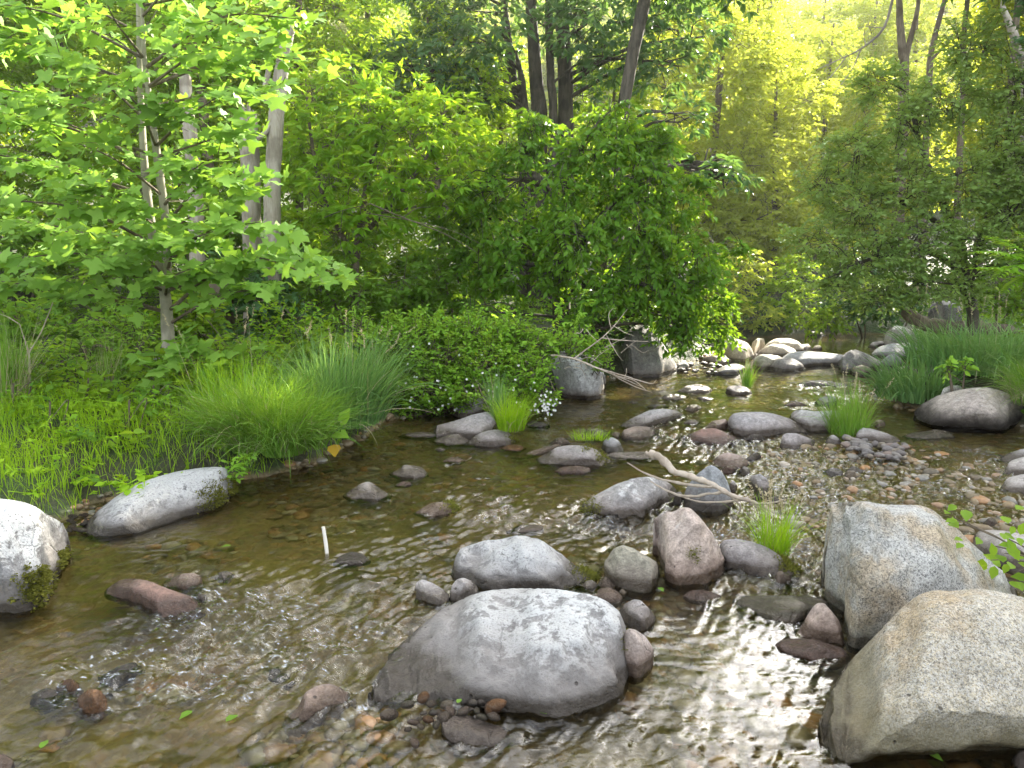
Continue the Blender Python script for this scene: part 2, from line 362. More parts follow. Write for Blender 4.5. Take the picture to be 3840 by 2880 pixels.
mb = MB(); mb.add(np.stack([WX, WY, WZ], -1), gridmesh(len(wx), len(wy)), rif.ravel())
wat = mb.build('water', m); tag(wat, 'shallow clear brown creek water rippling between the rocks', 'water', kind='structure')
# ------------------------------------------------------------------ rocks
CR = {'A': (0,1500,1280/2212), 'B': (1280,1300,1280/2212), 'C': (2400,1100,1440/2212), 'D': (1200,2000,1400/2212), 'E': (2400,1800,1440/2212), 'F': (0,2000,1400/2212),
      'G': (2500,800,1340/2212), 'H': (1100,800,1400/2212), 'L': (0,800,1280/1930), 'P': (0,0,K)}
def cpx(c, s):
    x0, y0, k = CR[c]
    v = [float(t) for p in s.split() for t in p.split(',')]
    return np.array([(x0+v[i]*k, y0+v[i+1]*k) for i in range(0, len(v), 2)])
ROCKS = []
def mono(P, end):
    x = P[:, 0].copy(); x = np.maximum.accumulate(x)+np.arange(len(x))*1e-4
    return x, P[:, 1]
def rock(c, pts, mat, label, name='rock', T=.8, cr=.6, e=2.5, n=2.4, z0=0.0, sub=.12, under=0.0, lump=.06, cuts=4, N=44, Mr=22, cat=None, group=None, seed=None, dist=None, fine=0.0, chip=.0):
    seed = len(ROCKS)*7+3 if seed is None else seed
    rg = np.random.default_rng(seed)
    P = cpx(c, pts); i = int(np.argmax(P[:, 0]))
    tx, ty = mono(P[:i+1], 1); B = np.concatenate([P[i:], P[:1]])[::-1]; bx, by = mono(B, 1)
    x0, x1 = P[0, 0], P[i, 0]
    j = np.arange(N+1); u = x0+(x1-x0)*(1-np.cos(np.pi*j/N))/2
    yt = np.interp(u, tx, ty); yb = np.interp(u, bx, by)
    for _ in range(2):
        yt[1:-1] = (yt[:-2]+2*yt[1:-1]+yt[2:])/4; yb[1:-1] = (yb[:-2]+2*yb[1:-1]+yb[2:])/4
    yb = np.maximum(yb, yt+.2)
    Fp = np.array([at(a, b, z0) for a, b in zip(u, yb)]) if dist is None else np.array([atd(a, b, dist) for a, b in zip(u, yb)])
    if dist is not None: Fp[:, 2] = Fp[:, 2].min() if z0 is None else Fp[:, 2]
    # soften the footprint's depth: distance must vary smoothly
    r0 = np.hypot(Fp[:, 0], Fp[:, 1])
    w = (x1-x0)/F*np.median(r0)
    dcap = np.median(r0[N//4:3*N//4])+max(1.1*w, .05)
    sc_ = np.minimum(1, dcap/r0)
    Dn = norm(Fp[:, :2])
    Tm = T*w
    s = np.clip(2*(u-x0)/(x1-x0)-1, -1, 1)
    Tj = Tm*np.maximum(1-np.abs(s)**n, 0)**(1/n)+.002
    rays = np.array([ray(a, b) for a, b in zip(u, yt)]); hr = np.hypot(rays[:, 0], rays[:, 1])
    raf = np.array([ray(a, b) for a, b in zip(u, yb)]); hf = np.hypot(raf[:, 0], raf[:, 1])
    r1 = r0*sc_; Fz = CAMH+raf[:, 2]/hf*r1
    Fxy = raf[:, :2]/hf[:, None]*r1[:, None]
    ta = -rays[:, 2]/hr
    mx_ = (CAMH-ta*r1-Fz)/(.38+ta)          # crest may not lie so far back that it sinks
    De = np.minimum(cr*Tj, np.maximum(mx_, .002))
    for _ in range(3): De[1:-1] = np.minimum(De[1:-1], (De[:-2]+2*De[1:-1]+De[2:])/4)
    Tj = np.minimum(Tj, De/cr*1.6+.002)
    D = r1+De
    Cz = CAMH+rays[:, 2]/hr*D; Cxy = rays[:, :2]/hr[:, None]*D[:, None]
    bk = np.minimum(np.maximum(Tj-De, Tj*(1-cr)), np.maximum(Cz-Fz, .004)/np.maximum(ta, .05)*.8)
    Bxy = Cxy+Dn*bk[:, None]
    rows = []
    sb = np.minimum(sub, .5*Tj+.03)[:, None]
    z0v = Fz[:, None]
    bz = np.minimum(Fz, Fz.min()+.02)[:, None] if dist is None else z0v
    zb = np.minimum(z0v, 0 if z0 is None else z0)
    rows.append(np.concatenate([Fxy+Dn*(.25*Tj)[:, None], zb-sb], 1))
    rows.append(np.concatenate([Fxy+Dn*(.02*Tj)[:, None], zb*.5+z0v*.5-sb*.55], 1))
    m1 = int(Mr*.6); m2 = Mr-m1
    for ph in np.linspace(0, np.pi/2, m1+1):
        hx, hz = 1-math.cos(ph)**(2/e), math.sin(ph)**(2/e)
        xy = Fxy+(Cxy-Fxy)*hx-Dn*(under*Tj*math.sin(math.pi*min(hz, 1)**.8))[:, None]
        rows.append(np.concatenate([xy, z0v+(Cz[:, None]-z0v)*hz], 1))
    for ph in np.linspace(np.pi/2, 0, m2+1)[1:]:
        hx, hz = 1-math.cos(ph)**(2/e), math.sin(ph)**(2/e)
        xy = Bxy+(Cxy-Bxy)*hx
        rows.append(np.concatenate([xy, zb+(Cz[:, None]-zb)*hz], 1))
    rows.append(np.concatenate([Bxy-Dn*(.15*Tj)[:, None], zb-sb], 1))
    V = np.stack(rows)                                   # rows x cols x 3
    sh = V.shape[:2]
    # facets: random planes shave the body
    flat = V.reshape(-1, 3); lo, hi = flat.min(0), flat.max(0); ctr = (lo+hi)/2; hx_ = np.maximum((hi-lo)/2, 1e-3)
    flat = (flat-ctr)/hx_; wend = np.tile(.25+.75*(1-np.abs(s)**3), sh[0])[:, None]
    for k in range(int(cuts*1.7)):
        az = rg.uniform(-np.pi, .3 if k % 3 else np.pi); el = rg.uniform(-.1, 1.3)
        nv = np.array([math.cos(az)*math.cos(el), math.sin(az)*math.cos(el), math.sin(el)])
        dd = flat@nv; lim = dd.max()*rg.uniform(.78, .94)
        ex = np.maximum(dd-lim, 0); flat -= ex[:, None]*nv*.9*wend
    V = (flat*hx_+ctr).reshape(*sh, 3)
    size = max(min(w, max(Cz.max(), .02)*2.2), .02)
    def normals(V):
        du = np.gradient(V, axis=1); dv = np.gradient(V, axis=0)
        nn = norm(np.cross(du, dv)); 
        nn[:, 0] = nn[:, 1]; nn[:, -1] = nn[:, -2]
        return nn
    NN = normals(V)
    o = rg.uniform(0, 50, 3)
    d = np.zeros(sh); fw = np.ones(sh)
    L1, L2 = size*.5, size*.16
    for a in range(sh[0]):
        for b in range(sh[1]):
            p = V[a, b]+o
            d[a, b] = lump*size*.55*mnoise.noise(Vector(p/L1))+lump*size*.30*mnoise.noise(Vector(p/L2))
            if True: d[a, b] += max(fine, .012*size)*mnoise.fractal(Vector(p*(16 if fine else 4/size)), 1.0, 2.1, 4)
            if chip:
                cc = mnoise.noise(Vector(p*5.0))
                d[a, b] -= chip*max(0.0, cc-.25)
    V = V+NN*d[..., None]
    V[:, 0] = V[:, :1].mean(1); 
    if flat is not None:
        c0 = V[:, 1].copy(); V[:, 0] = (V[:, 0]+c0)/2; V[:, -1] = (V[:, -1]+V[:, -2])/2
    # bring width and skyline back to the outline after shaving and roughening
    def proj(V):
        dd = V-np.array([0, 0, CAMH]); den = dd[..., 1]*cp-dd[..., 2]*sp
        return W/2+F*dd[..., 0]/den, H/2-F*(dd[..., 1]*sp+dd[..., 2]*cp)/den, den
    zz = zb.max()
    for it in range(3):
        ux, vy, den = proj(V)
        vis = V[..., 2] > zz+.004
        if it == 0 and vis.sum() > 8:
            a0, a1 = ux[vis].min(), ux[vis].max()
            rs = min(max((x1-x0)/max(a1-a0, 1e-6), .92), 1.08); tgt = (x0+x1)/2+(ux-(a0+a1)/2)*rs
            V[..., 0] += (tgt-ux)*den/F
        ux, vy, den = proj(V)
        vm = np.where(V[..., 2] > zz+.003, vy, vy+1e4)
        k = np.argmin(vm[2:-1], 0)+2; jj = np.arange(N+1)
        top = V[k, jj]; hd = np.hypot(top[:, 0], top[:, 1]); ut = ux[k, jj]
        yw = np.interp(ut, u, yt)
        rw = np.array([ray(a, b) for a, b in zip(ut, yw)])
        dz = CAMH+rw[:, 2]/np.hypot(rw[:, 0], rw[:, 1])*hd-top[:, 2]
        dz = np.clip(dz, -.25*size, .25*size)
        for _ in range(1): dz[1:-1] = (dz[:-2]+2*dz[1:-1]+dz[2:])/4
        zl = V[1, :, 2]
        V[..., 2] += dz*np.clip((V[..., 2]-zl)/np.maximum(top[:, 2]-zl, .004), 0, 1)
    nr, nc = sh
    mbr = MB()
    i_ = np.arange(nr)[:, None]*nc+np.arange(nc-1)[None]; i2 = ((np.arange(nr)+1) % nr)[:, None]*nc+np.arange(nc-1)[None]
    Q = np.stack([i_, i_+1, i2+1, i2], -1).reshape(-1, 4)
    mbr.add(V, Q)
    e0 = np.arange(nr)*nc; 
    cen = np.stack([V[:, 0].mean(0), V[:, -1].mean(0)])
    base = mbr.n; mbr.add(cen, np.zeros((0, 3), int))
    mbr.add(np.zeros((0, 3)), np.stack([np.roll(e0, -1), np.full(nr, base), e0], -1)-mbr.n)
    mbr.add(np.zeros((0, 3)), np.stack([e0+nc-1, np.full(nr, base+1), np.roll(e0, -1)+nc-1], -1)-mbr.n)
    loc = np.array([V[..., 0].mean(), V[..., 1].mean(), min(0.0 if z0 is None else z0, V[..., 2].max())])
    ob = mbr.build(name, RM[mat], None, loc)
    ob.data.set_sharp_from_angle(angle=R_(38))
    tag(ob, label, cat or name.replace('_', ' '), group)
    ROCKS.append(ob); ob_info[ob.name] = (V, NN, loc)
    return ob
ob_info = {}
BO = 'boulders along the creek'; ST = 'stones in the creek'
# --- large foreground
big = rock('D', '285,962 320,880 400,760 470,660 590,555 720,450 900,362 1000,337 1150,325 1390,328 1600,362 1700,400 1780,470 1812,560 1832,680 1838,720 1825,880 1800,950 1720,1030 1600,1075 1450,1096 1370,1088 1250,1062 1100,1045 900,1012 700,978 450,976 300,970', 'white', 'largest low boulder with white lichen top, big flat dome in the middle foreground', 'boulder', T=.85, cr=.74, e=2.3, n=2.8, N=120, Mr=64, lump=.05, cuts=3, fine=.010, chip=.05, seed=11)
lich = rock('D', '775,240 800,150 830,90 905,65 985,38 1060,38 1180,8 1300,35 1400,100 1500,180 1600,235 1635,262 1610,282 1440,330 1200,335 1000,338 930,330 850,292 790,268', 'crust', 'white crusted rounded boulder with cracked top, just behind the largest low boulder', 'boulder', T=.7, cr=.6, e=2.3, N=90, Mr=44, lump=.09, cuts=5, fine=.010, chip=.05, seed=23)
leftb = rock('A', '-420,900 -330,740 -200,655 -60,632 60,645 160,662 235,692 300,742 390,785 430,850 455,930 458,985 445,1030 385,1110 312,1230 280,1310 150,1372 0,1402 -200,1440 -380,1300', 'white', 'pale cracked boulder cut off by the left edge, mossy at its waterline', 'boulder', T=.8, cr=.6, e=2.5, N=100, Mr=50, lump=.07, cuts=5, fine=.010, chip=.04, seed=5)
slab = rock('A', '528,845 560,790 640,710 760,620 880,552 1000,502 1150,462 1290,440 1400,432 1470,440 1500,500 1520,600 1450,682 1300,725 1100,790 900,862 740,886 600,882', 'crust', 'long sloping pale grey rock against the grassy left bank', 'boulder', T=.55, cr=.7, e=2.1, n=2.6, N=90, Mr=44, lump=.05, cuts=3, fine=.005, seed=37)
ggr = rock('E', '1042,600 1048,500 1062,350 1080,210 1105,145 1200,125 1300,122 1400,140 1500,144 1600,142 1680,165 1740,222 1840,292 1920,372 2000,442 2080,522 2140,602 2180,690 2120,820 1900,930 1500,990 1280,1018 1205,1030 1190,960 1160,860 1110,760 1060,690', 'ggran', 'tall grey speckled granite boulder leaning behind the tan one at lower right', 'boulder', T=.75, cr=.62, e=2.9, n=3.2, N=100, Mr=56, lump=.06, cuts=6, fine=.012, chip=.06, seed=52)
tgr = rock('E', '1022,1460 1035,1390 1060,1330 1090,1250 1150,1130 1205,1050 1290,960 1400,850 1500,742 1600,662 1690,632 1800,640 1940,622 2050,640 2212,672 2450,740 2650,900 2800,1250 2650,1480 2300,1565 2212,1560 1950,1562 1700,1577 1450,1558 1250,1542 1100,1532 1040,1495', 'gran', 'huge tan speckled granite boulder filling the lower right corner', 'boulder', T=.62, cr=.72, e=2.3, n=3.0, under=.2, N=120, Mr=64, lump=.06, cuts=5, fine=.011, chip=.04, seed=61)
rock('E', '72,300 85,220 150,180 190,185 240,155 290,160 350,220 410,300 460,390 488,480 480,535 440,582 340,618 250,622 180,602 130,572 112,480 88,400', 'pink', 'upright pinkish boulder standing beside the round grey-green stone', 'boulder', T=.75, cr=.6, e=2.6, n=2.6, N=70, Mr=40, lump=.09, cuts=5, fine=.005, chip=.03, seed=71)
rock('D', '1678,215 1700,150 1740,90 1790,68 1850,85 1930,130 2000,172 2014,240 2000,310 1960,348 1880,358 1800,337 1720,288 1690,258', 'olive', 'round grey-green stone between the white crusted boulder and upright pink one', 'boulder', T=.85, cr=.6, e=2.6, n=2.8, N=56, Mr=32, lump=.06, cuts=5, fine=.003, seed=77)
rock('B', '1550,1055 1580,1010 1650,960 1780,890 1900,850 2000,840 2080,857 2150,900 2185,945 2140,992 2050,1032 1950,1102 1870,1126 1800,1106 1600,1090 1560,1072', 'mid', 'rough grey mottled boulder under the twigs of the driftwood branch', 'boulder', T=.6, cr=.62, e=2.3, N=70, Mr=36, lump=.12, cuts=5, fine=.006, chip=.04, seed=81)
rock('C', '248,1190 270,1110 330,1040 400,988 440,1000 480,1040 510,1100 530,1170 542,1225 480,1266 380,1262 290,1242 255,1222', 'blue', 'smooth blue-grey pointed boulder with the driftwood lying across it', 'boulder', T=.85, cr=.55, e=2.4, N=56, Mr=32, lump=.05, cuts=6, seed=87)
# --- stones around the big boulders
rock('D', '562,345 575,290 600,272 660,290 720,325 765,362 768,400 740,435 700,440 620,412 565,378', 'grey', 'blocky grey stone at the left shoulder of the largest low boulder', T=.8, lump=.08, cuts=6, e=3.2, seed=91)
rock('D', '766,385 780,310 810,272 850,262 910,287 938,330 938,360 880,392 820,412 775,408', 'grey', 'upright grey stone wedged between the two white topped boulders', T=.8, e=2.8, seed=95)
rock('D', '1550,308 1580,278 1615,275 1643,302 1620,328 1575,326', 'pale', 'little pale cobble at the foot of the white crusted boulder', 'cobble', T=.9, N=28, Mr=16, cat='stone')
rock('D', '1648,295 1690,250 1740,285 1775,318 1700,332 1660,318', 'brown', 'brown wedge stone tucked under the round grey-green stone', T=.9, N=30, Mr=16)
rock('D', '1623,362 1660,325 1710,318 1760,340 1792,378 1782,402 1750,416 1680,397 1640,377', 'pink', 'smooth pinkish stone between the largest low boulder and round grey-green stone', T=.9, N=34, Mr=20)
rock('D', '1768,348 1790,326 1818,346 1810,366 1780,366', 'beige', 'small tan cobble below the round grey-green stone', 'cobble', T=.9, N=24, Mr=14, cat='stone')
rock('D', '1752,485 1800,420 1860,390 1900,395 1945,440 1987,492 1975,532 1920,577 1880,582 1800,522', 'mid', 'angular grey stone right of the largest low boulder, half in the pool', T=.8, e=2.8, cuts=6, seed=107)
rock('D', '1760,700 1820,562 1870,570 1930,612 1970,672 1977,755 1960,802 1900,852 1860,862 1800,830', 'pink', 'mossy brownish stone pressed against the right flank of the largest low boulder', T=.6, e=2.5, seed=111)
rock('F', '1680,1105 1710,1040 1770,990 1800,910 1870,870 1940,853 2010,875 2067,912 2088,972 2050,1022 1940,1062 1850,1112 1760,1152 1690,1152', 'pink', 'pale pink stone alone in the rapids left of the largest low boulder', T=.6, e=2.3, cuts=5, N=54, Mr=28, seed=113)
rock('D', '693,1172 730,1110 800,1075 880,1075 960,1110 1050,1137 1110,1165 1190,1205 1060,1225 960,1256 860,1262 750,1237 702,1202', 'purple', 'smooth purplish stone below the pebble pile in the foreground shallows', T=.7, e=2.1, N=54, Mr=28, lump=.04, seed=117)
rock('E', '440,410 480,345 560,340 650,355 730,385 800,430 850,480 908,522 870,562 780,572 700,557 600,532 500,512 462,472', 'purple', 'flat purple stone with moss on its right tip beside the upright pink boulder', T=.55, e=2.3, N=54, Mr=28, lump=.05, seed=121)
rock('E', '755,580 800,520 860,540 885,582 800,612', 'brown', 'small wet brown lump at the foot of the flat purple stone', T=.8, N=26, Mr=16)
rock('E', '548,690 600,665 700,665 820,665 960,668 1040,680 1080,702 1030,760 950,802 880,832 800,832 700,802 620,762 565,722', 'olive', 'flat mossy grey-green slab at the pool edge left of the grey granite boulder', 'flat_rock', T=.5, cr=.8, e=3.0, n=3, N=54, Mr=28, lump=.05, seed=127, cat='rock')
rock('E', '898,885 930,840 970,770 1010,712 1050,705 1100,750 1140,800 1165,862 1180,932 1160,947 1050,932 950,907', 'pink', 'pinkish three-cornered stone leaning on the grey granite boulder', T=.6, e=2.4, cuts=6, N=44, Mr=26, seed=131)
rock('E', '783,942 830,915 920,910 1020,920 1100,945 1170,970 1197,1012 1190,1042 1100,1052 1000,1042 900,1012 820,982', 'red', 'flat dark red stone lying in the pool below the three-cornered stone', 'flat_rock', T=.45, cr=.7, e=3.0, N=46, Mr=24, cat='rock', seed=137)
rock('E', '248,668 280,640 330,630 400,640 452,662 400,692 300,692', 'red', 'wet orange-red stone in the shallow water below the upright pink boulder', T=.6, N=28, Mr=16, lump=.04)
rock('E', '1880,360 1950,290 2050,285 2150,300 2300,330 2420,430 2300,570 2150,540 2050,470 1960,410', 'pale', 'pale rock with a brown gash behind the leaves at the right edge', T=.6, e=2.6, N=46, Mr=26, seed=141)
rock('E', '2140,1610 2175,1565 2212,1545 2320,1560 2400,1640 2300,1700 2180,1680', 'dark', 'dark wet stone poking into the bottom right corner', T=.6, N=30, Mr=16)
# --- left water
rock('A', '680,1245 720,1200 790,1160 880,1157 960,1170 1060,1212 1160,1247 1240,1272 1300,1330 1312,1375 1180,1412 1050,1402 940,1342 820,1292 690,1262', 'red', 'long reddish brown humped stone in the water right of the left edge boulder', T=.45, cr=.55, e=2.3, N=60, Mr=30, lump=.06, cuts=3, seed=151)
rock('A', '1060,1200 1100,1160 1180,1125 1250,1120 1305,1140 1314,1190 1300,1222 1240,1252 1150,1230', 'pink', 'small smooth pink stone touching the back of the long reddish one', T=.7, N=40, Mr=22, cuts=5)
rock('A', '1245,1275 1290,1250 1332,1267 1325,1310 1270,1305', 'dark', 'small dark wet stone behind the long reddish one', T=.8, N=24, Mr=14)
rock('A', '1392,1152 1420,1115 1470,1105 1507,1122 1500,1147 1450,1177', 'grey', 'small grey stone alone right of the little pink stone', T=.8, N=28, Mr=16)
rock('F', '1972,178 2010,135 2080,105 2150,120 2188,162 2140,178 2050,188', 'wet', 'wet grey hump beside the upright white stick', T=.8, N=34, Mr=18)
rock('F', '590,840 640,790 740,740 800,728 828,772 820,812 740,852 660,872', 'wet', 'wet ragged grey rock awash in the lower left rapids', T=.7, N=36, Mr=20, lump=.12, seed=163)
rock('F', '175,972 220,900 270,880 340,900 372,950 320,1002 230,1008', 'wet', 'blue-black wet stone in the lower left rapids', T=.7, N=34, Mr=18, lump=.1)
rock('F', '425,1000 470,920 530,885 590,892 630,942 642,1022 600,1064 500,1052', 'orange', 'orange stone awash beside the blue-black wet one', T=.6, N=34, Mr=18, e=2.0, lump=.05)
rock('F', '325,905 360,840 420,825 470,865 485,912 420,945', 'orange', 'smaller orange-brown stone between the wet ones in the lower left rapids', T=.6, N=30, Mr=16, e=2.0)
rock('F', '-120,1360 -40,1305 30,1308 78,1338 85,1385 20,1420 -80,1420', 'pink', 'pinkish stone in the bottom left corner', T=.7, N=30, Mr=16)
rock('F', '1570,835 1620,780 1660,800 1708,838 1640,852', 'wet', 'small wet grey stone in the rapids left of the pale pink stone', T=.8, N=26, Mr=14)
rock('B', '318,822 370,795 410,762 450,770 510,775 550,810 560,832 480,852 370,842', 'pale', 'pale flat-topped stone in mid-channel, far side of the calm water', T=.8, N=36, Mr=20, e=2.6, seed=181)
rock('B', '20,962 60,930 120,890 175,870 215,890 250,920 322,962 280,987 160,992 70,987', 'pale', 'pale pyramid stone in mid-channel below the flat-topped one', T=.8, N=40, Mr=22, e=2.0, n=2, cuts=4, lump=.05, seed=187)
rock('B', '478,1078 520,1045 590,1010 650,1005 720,1015 747,1052 700,1078 620,1102 540,1097', 'pink', 'low pink stone with a dark mossy end in mid-channel', T=.7, N=36, Mr=20, e=2.6, seed=191)
rock('B', '663,737 700,718 760,715 797,737 760,752 690,752', 'pink', 'flat oval pinkish stone near the purple slabs', T=.7, N=28, Mr=14)
rock('B', '608,666 640,650 677,667 640,678', 'pale', 'tiny white stone just below the white flat one', T=.8, N=22, Mr=12)
rock('B', '1078,1198 1150,1165 1250,1150 1312,1162 1290,1195 1200,1202', 'brown', 'low brown wet stone behind the white crusted boulder', T=.6, N=30, Mr=16)
rock('B', '350,900 390,872 440,872 462,895 410,908', 'red', 'reddish stone barely out of the water under the pale flat-topped one', T=.6, N=26, Mr=14)
# --- middle bank
rock('B', '1335,190 1345,110 1400,40 1500,5 1600,28 1652,92 1702,165 1717,240 1680,332 1600,342 1420,332 1370,290', 'mid', 'big grey boulder with undercut dark base under the white flowered bush', 'boulder', T=.8, cr=.5, e=3.0, under=.22, N=56, Mr=36, lump=.1, cuts=5, fine=.008, seed=201)
rock('B', '722,442 760,390 820,340 890,305 960,298 1030,320 1062,372 1062,425 980,435 900,452 800,472', 'mid', 'angular grey-green rock leaning above the purple slab', T=.7, e=2.4, cuts=6, N=50, Mr=28, seed=205)
rock('B', '598,545 620,510 700,490 770,470 850,440 950,420 985,440 1003,505 980,562 900,602 780,592 680,582 610,587', 'purple', 'broad purple-grey slab below the white flowered bush', 'flat_rock', T=.7, cr=.75, e=3.2, n=3, N=54, Mr=28, lump=.05, cat='rock', seed=209)
rock('B', '598,612 640,590 700,570 750,562 790,580 832,607 800,627 680,630', 'pale', 'low white stone at the water edge in front of the purple slab', T=.7, N=34, Mr=18)
rock('B', '818,628 850,585 920,550 1000,535 1060,545 1110,575 1135,612 1080,642 960,647 870,642', 'purple', 'rounded purple-grey stone with white patches beside the small grass tuft', T=.75, N=46, Mr=26, e=2.4, seed=217)
rock('B', '385,580 430,560 510,550 590,558 640,572 590,582 480,585', 'pale', 'thin pale slab at the water line left of the purple slab', 'flat_rock', T=.5, N=34, Mr=16, cat='rock')
rock('B', '1036,657 1080,635 1150,633 1192,657 1140,677 1060,672', 'orange', 'orange-brown wet stone below the small grass tuft', T=.7, N=28, Mr=16)
rock('B', '655,322 700,300 770,305 835,320 750,332', 'olive', 'flat ledge stone tucked under the white flowered bush', 'flat_rock', T=.6, N=28, Mr=14, z0=.05, cat='rock')
rock('H', '118,1130 150,1090 210,1078 280,1100 355,1150 345,1200 220,1200 130,1180', 'pale', 'white rock half buried in the left bank grass clumps', T=.6, N=36, Mr=20, z0=.1, seed=227)
rock('L', '780,890 800,830 850,812 910,820 950,850 955,890 870,905', 'grey', 'grey rock in the dark undergrowth behind the tulip tree trunk', T=.6, N=36, Mr=20, z0=.42, seed=229)
# --- mid channel bar
rock('B', '1272,722 1340,690 1390,652 1480,637 1590,642 1650,662 1700,712 1775,760 1700,772 1500,772 1350,762 1290,747', 'purple', 'wide low slab with a grass tuft on top in mid-creek', 'flat_rock', T=.5, cr=.7, e=2.8, n=2.8, N=60, Mr=28, lump=.05, cat='rock', seed=233)
rock('B', '1120,717 1200,690 1300,652 1400,628 1434,642 1380,672 1290,702 1200,722', 'pink', 'long thin pinkish stone leaning on the wide low slab', T=.3, N=40, Mr=18, seed=239)
rock('B', '1387,802 1430,780 1530,770 1610,785 1618,807 1550,824 1420,824', 'red', 'wet reddish flat stone just below the wide low slab', T=.5, N=32, Mr=16)
rock('B', '1712,702 1760,685 1900,680 2000,678 2060,690 2075,712 1950,727 1800,717', 'pale', 'flat pale slab ending where the driftwood begins', 'flat_rock', T=.4, cr=.8, e=3, N=40, Mr=18, cat='rock', seed=243)
rock('B', '1685,655 1700,610 1750,583 1800,610 1833,672 1790,687 1720,684', 'blue', 'small blue-grey pyramid stone behind the wide low slab', T=.7, N=34, Mr=20, e=2.0, n=2, seed=247)
rock('B', '1552,582 1590,545 1650,528 1710,540 1742,572 1690,587 1590,592', 'olive', 'olive-brown dome stone behind the tuft of the wide low slab', T=.8, N=36, Mr=20)
rock('B', '1806,585 1830,540 1900,515 2000,520 2050,540 2068,562 2000,577 1900,602 1830,602', 'brown', 'brown dome stone in front of the long pale grey slab', T=.7, N=38, Mr=20)
rock('B', '1742,572 1770,548 1812,562 1800,592', 'beige', 'small tan stone between the olive and brown dome stones', T=.8, N=26, Mr=14)
rock('B', '1346,628 1400,590 1450,590 1482,622 1420,642', 'brown', 'low brown stone left of the tufted slab', T=.7, N=28, Mr=16)
rock('B', '1186,505 1240,480 1310,490 1348,512 1290,527', 'wet', 'dark wet stone right of the small grass tuft', T=.7, N=28, Mr=16)
rock('B', '1803,517 1850,480 1900,455 2000,410 2100,402 2180,415 2228,445 2150,472 2050,502 1980,522 1880,527', 'grey', 'long pale grey slab in mid-creek upstream of the brown dome', 'flat_rock', T=.45, cr=.7, e=2.6, N=50, Mr=24, cat='rock', seed=261)
rock('B', '1862,362 1885,345 1922,362 1890,374', 'pale', 'tiny white stone right of the undercut bank boulder', T=.8, N=22, Mr=12)
rock('C', '410,985 440,940 500,915 570,930 620,960 628,990 560,1007 480,1002', 'pink', 'rounded pinkish stone behind the blue-grey pointed boulder', T=.8, N=38, Mr=22)
rock('C', '462,1018 500,990 550,990 574,1012 530,1037 480,1032', 'red', 'small reddish stone behind the top of the blue-grey pointed boulder', T=.8, N=28, Mr=16)
rock('C', '568,1022 600,995 630,1010 642,1042 600,1052', 'grey', 'small grey stone between the pinkish stone and mottled pair', T=.8, N=26, Mr=14)
rock('C', '615,1105 640,1050 690,1038 735,1070 752,1130 735,1162 680,1158', 'mid', 'mottled grey stone right of the driftwood branch', T=.8, N=38, Mr=22, e=3)
rock('C', '655,1178 690,1135 740,1140 748,1172 700,1192', 'olive', 'small olive stone below the mottled grey stone', T=.8, N=28, Mr=16)
rock('C', '730,1184 760,1165 800,1170 845,1187 770,1202', 'grey', 'flat grey cobble at the tip of the driftwood', 'cobble', T=.7, N=26, Mr=14, cat='stone')
rock('C', '500,1130 520,1090 545,1080 560,1110 550,1145', 'pale', 'little white stone at the right side of the blue-grey pointed boulder', T=.8, N=24, Mr=14)
rock('C', '190,1200 205,1150 235,1140 252,1180 240,1215', 'dark', 'dark stone wedged between rough mottled and blue-grey pointed boulders', T=.8, N=26, Mr=16)
rock('C', '600,965 640,925 680,915 698,935 660,965', 'dark', 'dark flat stone with a twig behind the rounded pinkish stone', T=.7, N=26, Mr=14)
rock('C', '498,780 510,720 540,690 600,683 700,682 760,690 860,720 940,770 965,802 850,807 700,817 600,817 530,807', 'purple', 'widest grey-purple slab in the upper creek, left of the tall grass tuft', 'flat_rock', T=.45, cr=.72, e=2.8, n=3, N=60, Mr=28, lump=.06, cat='rock', seed=281)
rock('C', '856,722 880,680 930,668 1000,680 1100,675 1200,680 1232,712 1225,742 1150,772 1060,802 980,792 900,762', 'mid', 'pale grey slab behind the tall grass tuft, touching the widest slab', 'flat_rock', T=.5, cr=.7, e=2.6, N=50, Mr=24, cat='rock', seed=283)
rock('C', '362,772 420,735 490,722 517,747 500,782 430,787', 'pink', 'brownish pink stone at the left end of the widest slab', T=.7, N=34, Mr=18)
rock('C', '216,852 290,810 360,780 430,775 490,800 560,835 568,857 500,870 400,864 300,857', 'red', 'dark purple-red stone in front of the widest slab', T=.55, N=46, Mr=22, e=2.6, seed=287)
rock('C', '805,892 815,830 840,805 900,805 980,835 1010,850 1003,882 900,902 850,907', 'purple', 'split grey-purple block just below the widest slab', T=.6, N=40, Mr=24, e=3.2, cuts=6, seed=291)
rock('C', '600,840 640,810 700,812 720,838 660,848', 'wet', 'dark wet stone under the front edge of the widest slab', T=.6, N=28, Mr=14)
rock('C', '1242,855 1250,800 1280,772 1340,780 1420,805 1490,835 1503,862 1440,872 1330,856', 'mid', 'elongated pale grey stone behind the pebble bar', T=.5, N=46, Mr=24, e=2.6, seed=295)
rock('C', '1516,824 1570,800 1640,795 1700,782 1770,795 1815,827 1720,837 1600,834', 'olive', 'mossy low rock below the undercut brown boulder', T=.5, N=40, Mr=18)
rock('C', '1332,747 1370,725 1410,735 1414,762 1370,774', 'beige', 'small tan stone between the tall grass tuft and undercut boulder', T=.8, N=26, Mr=14)
rock('C', '1066,862 1080,830 1110,812 1150,835 1168,867 1120,874', 'grey', 'pointed grey cobble at the left end of the pebble bar', 'cobble', T=.8, N=28, Mr=16, cat='stone')
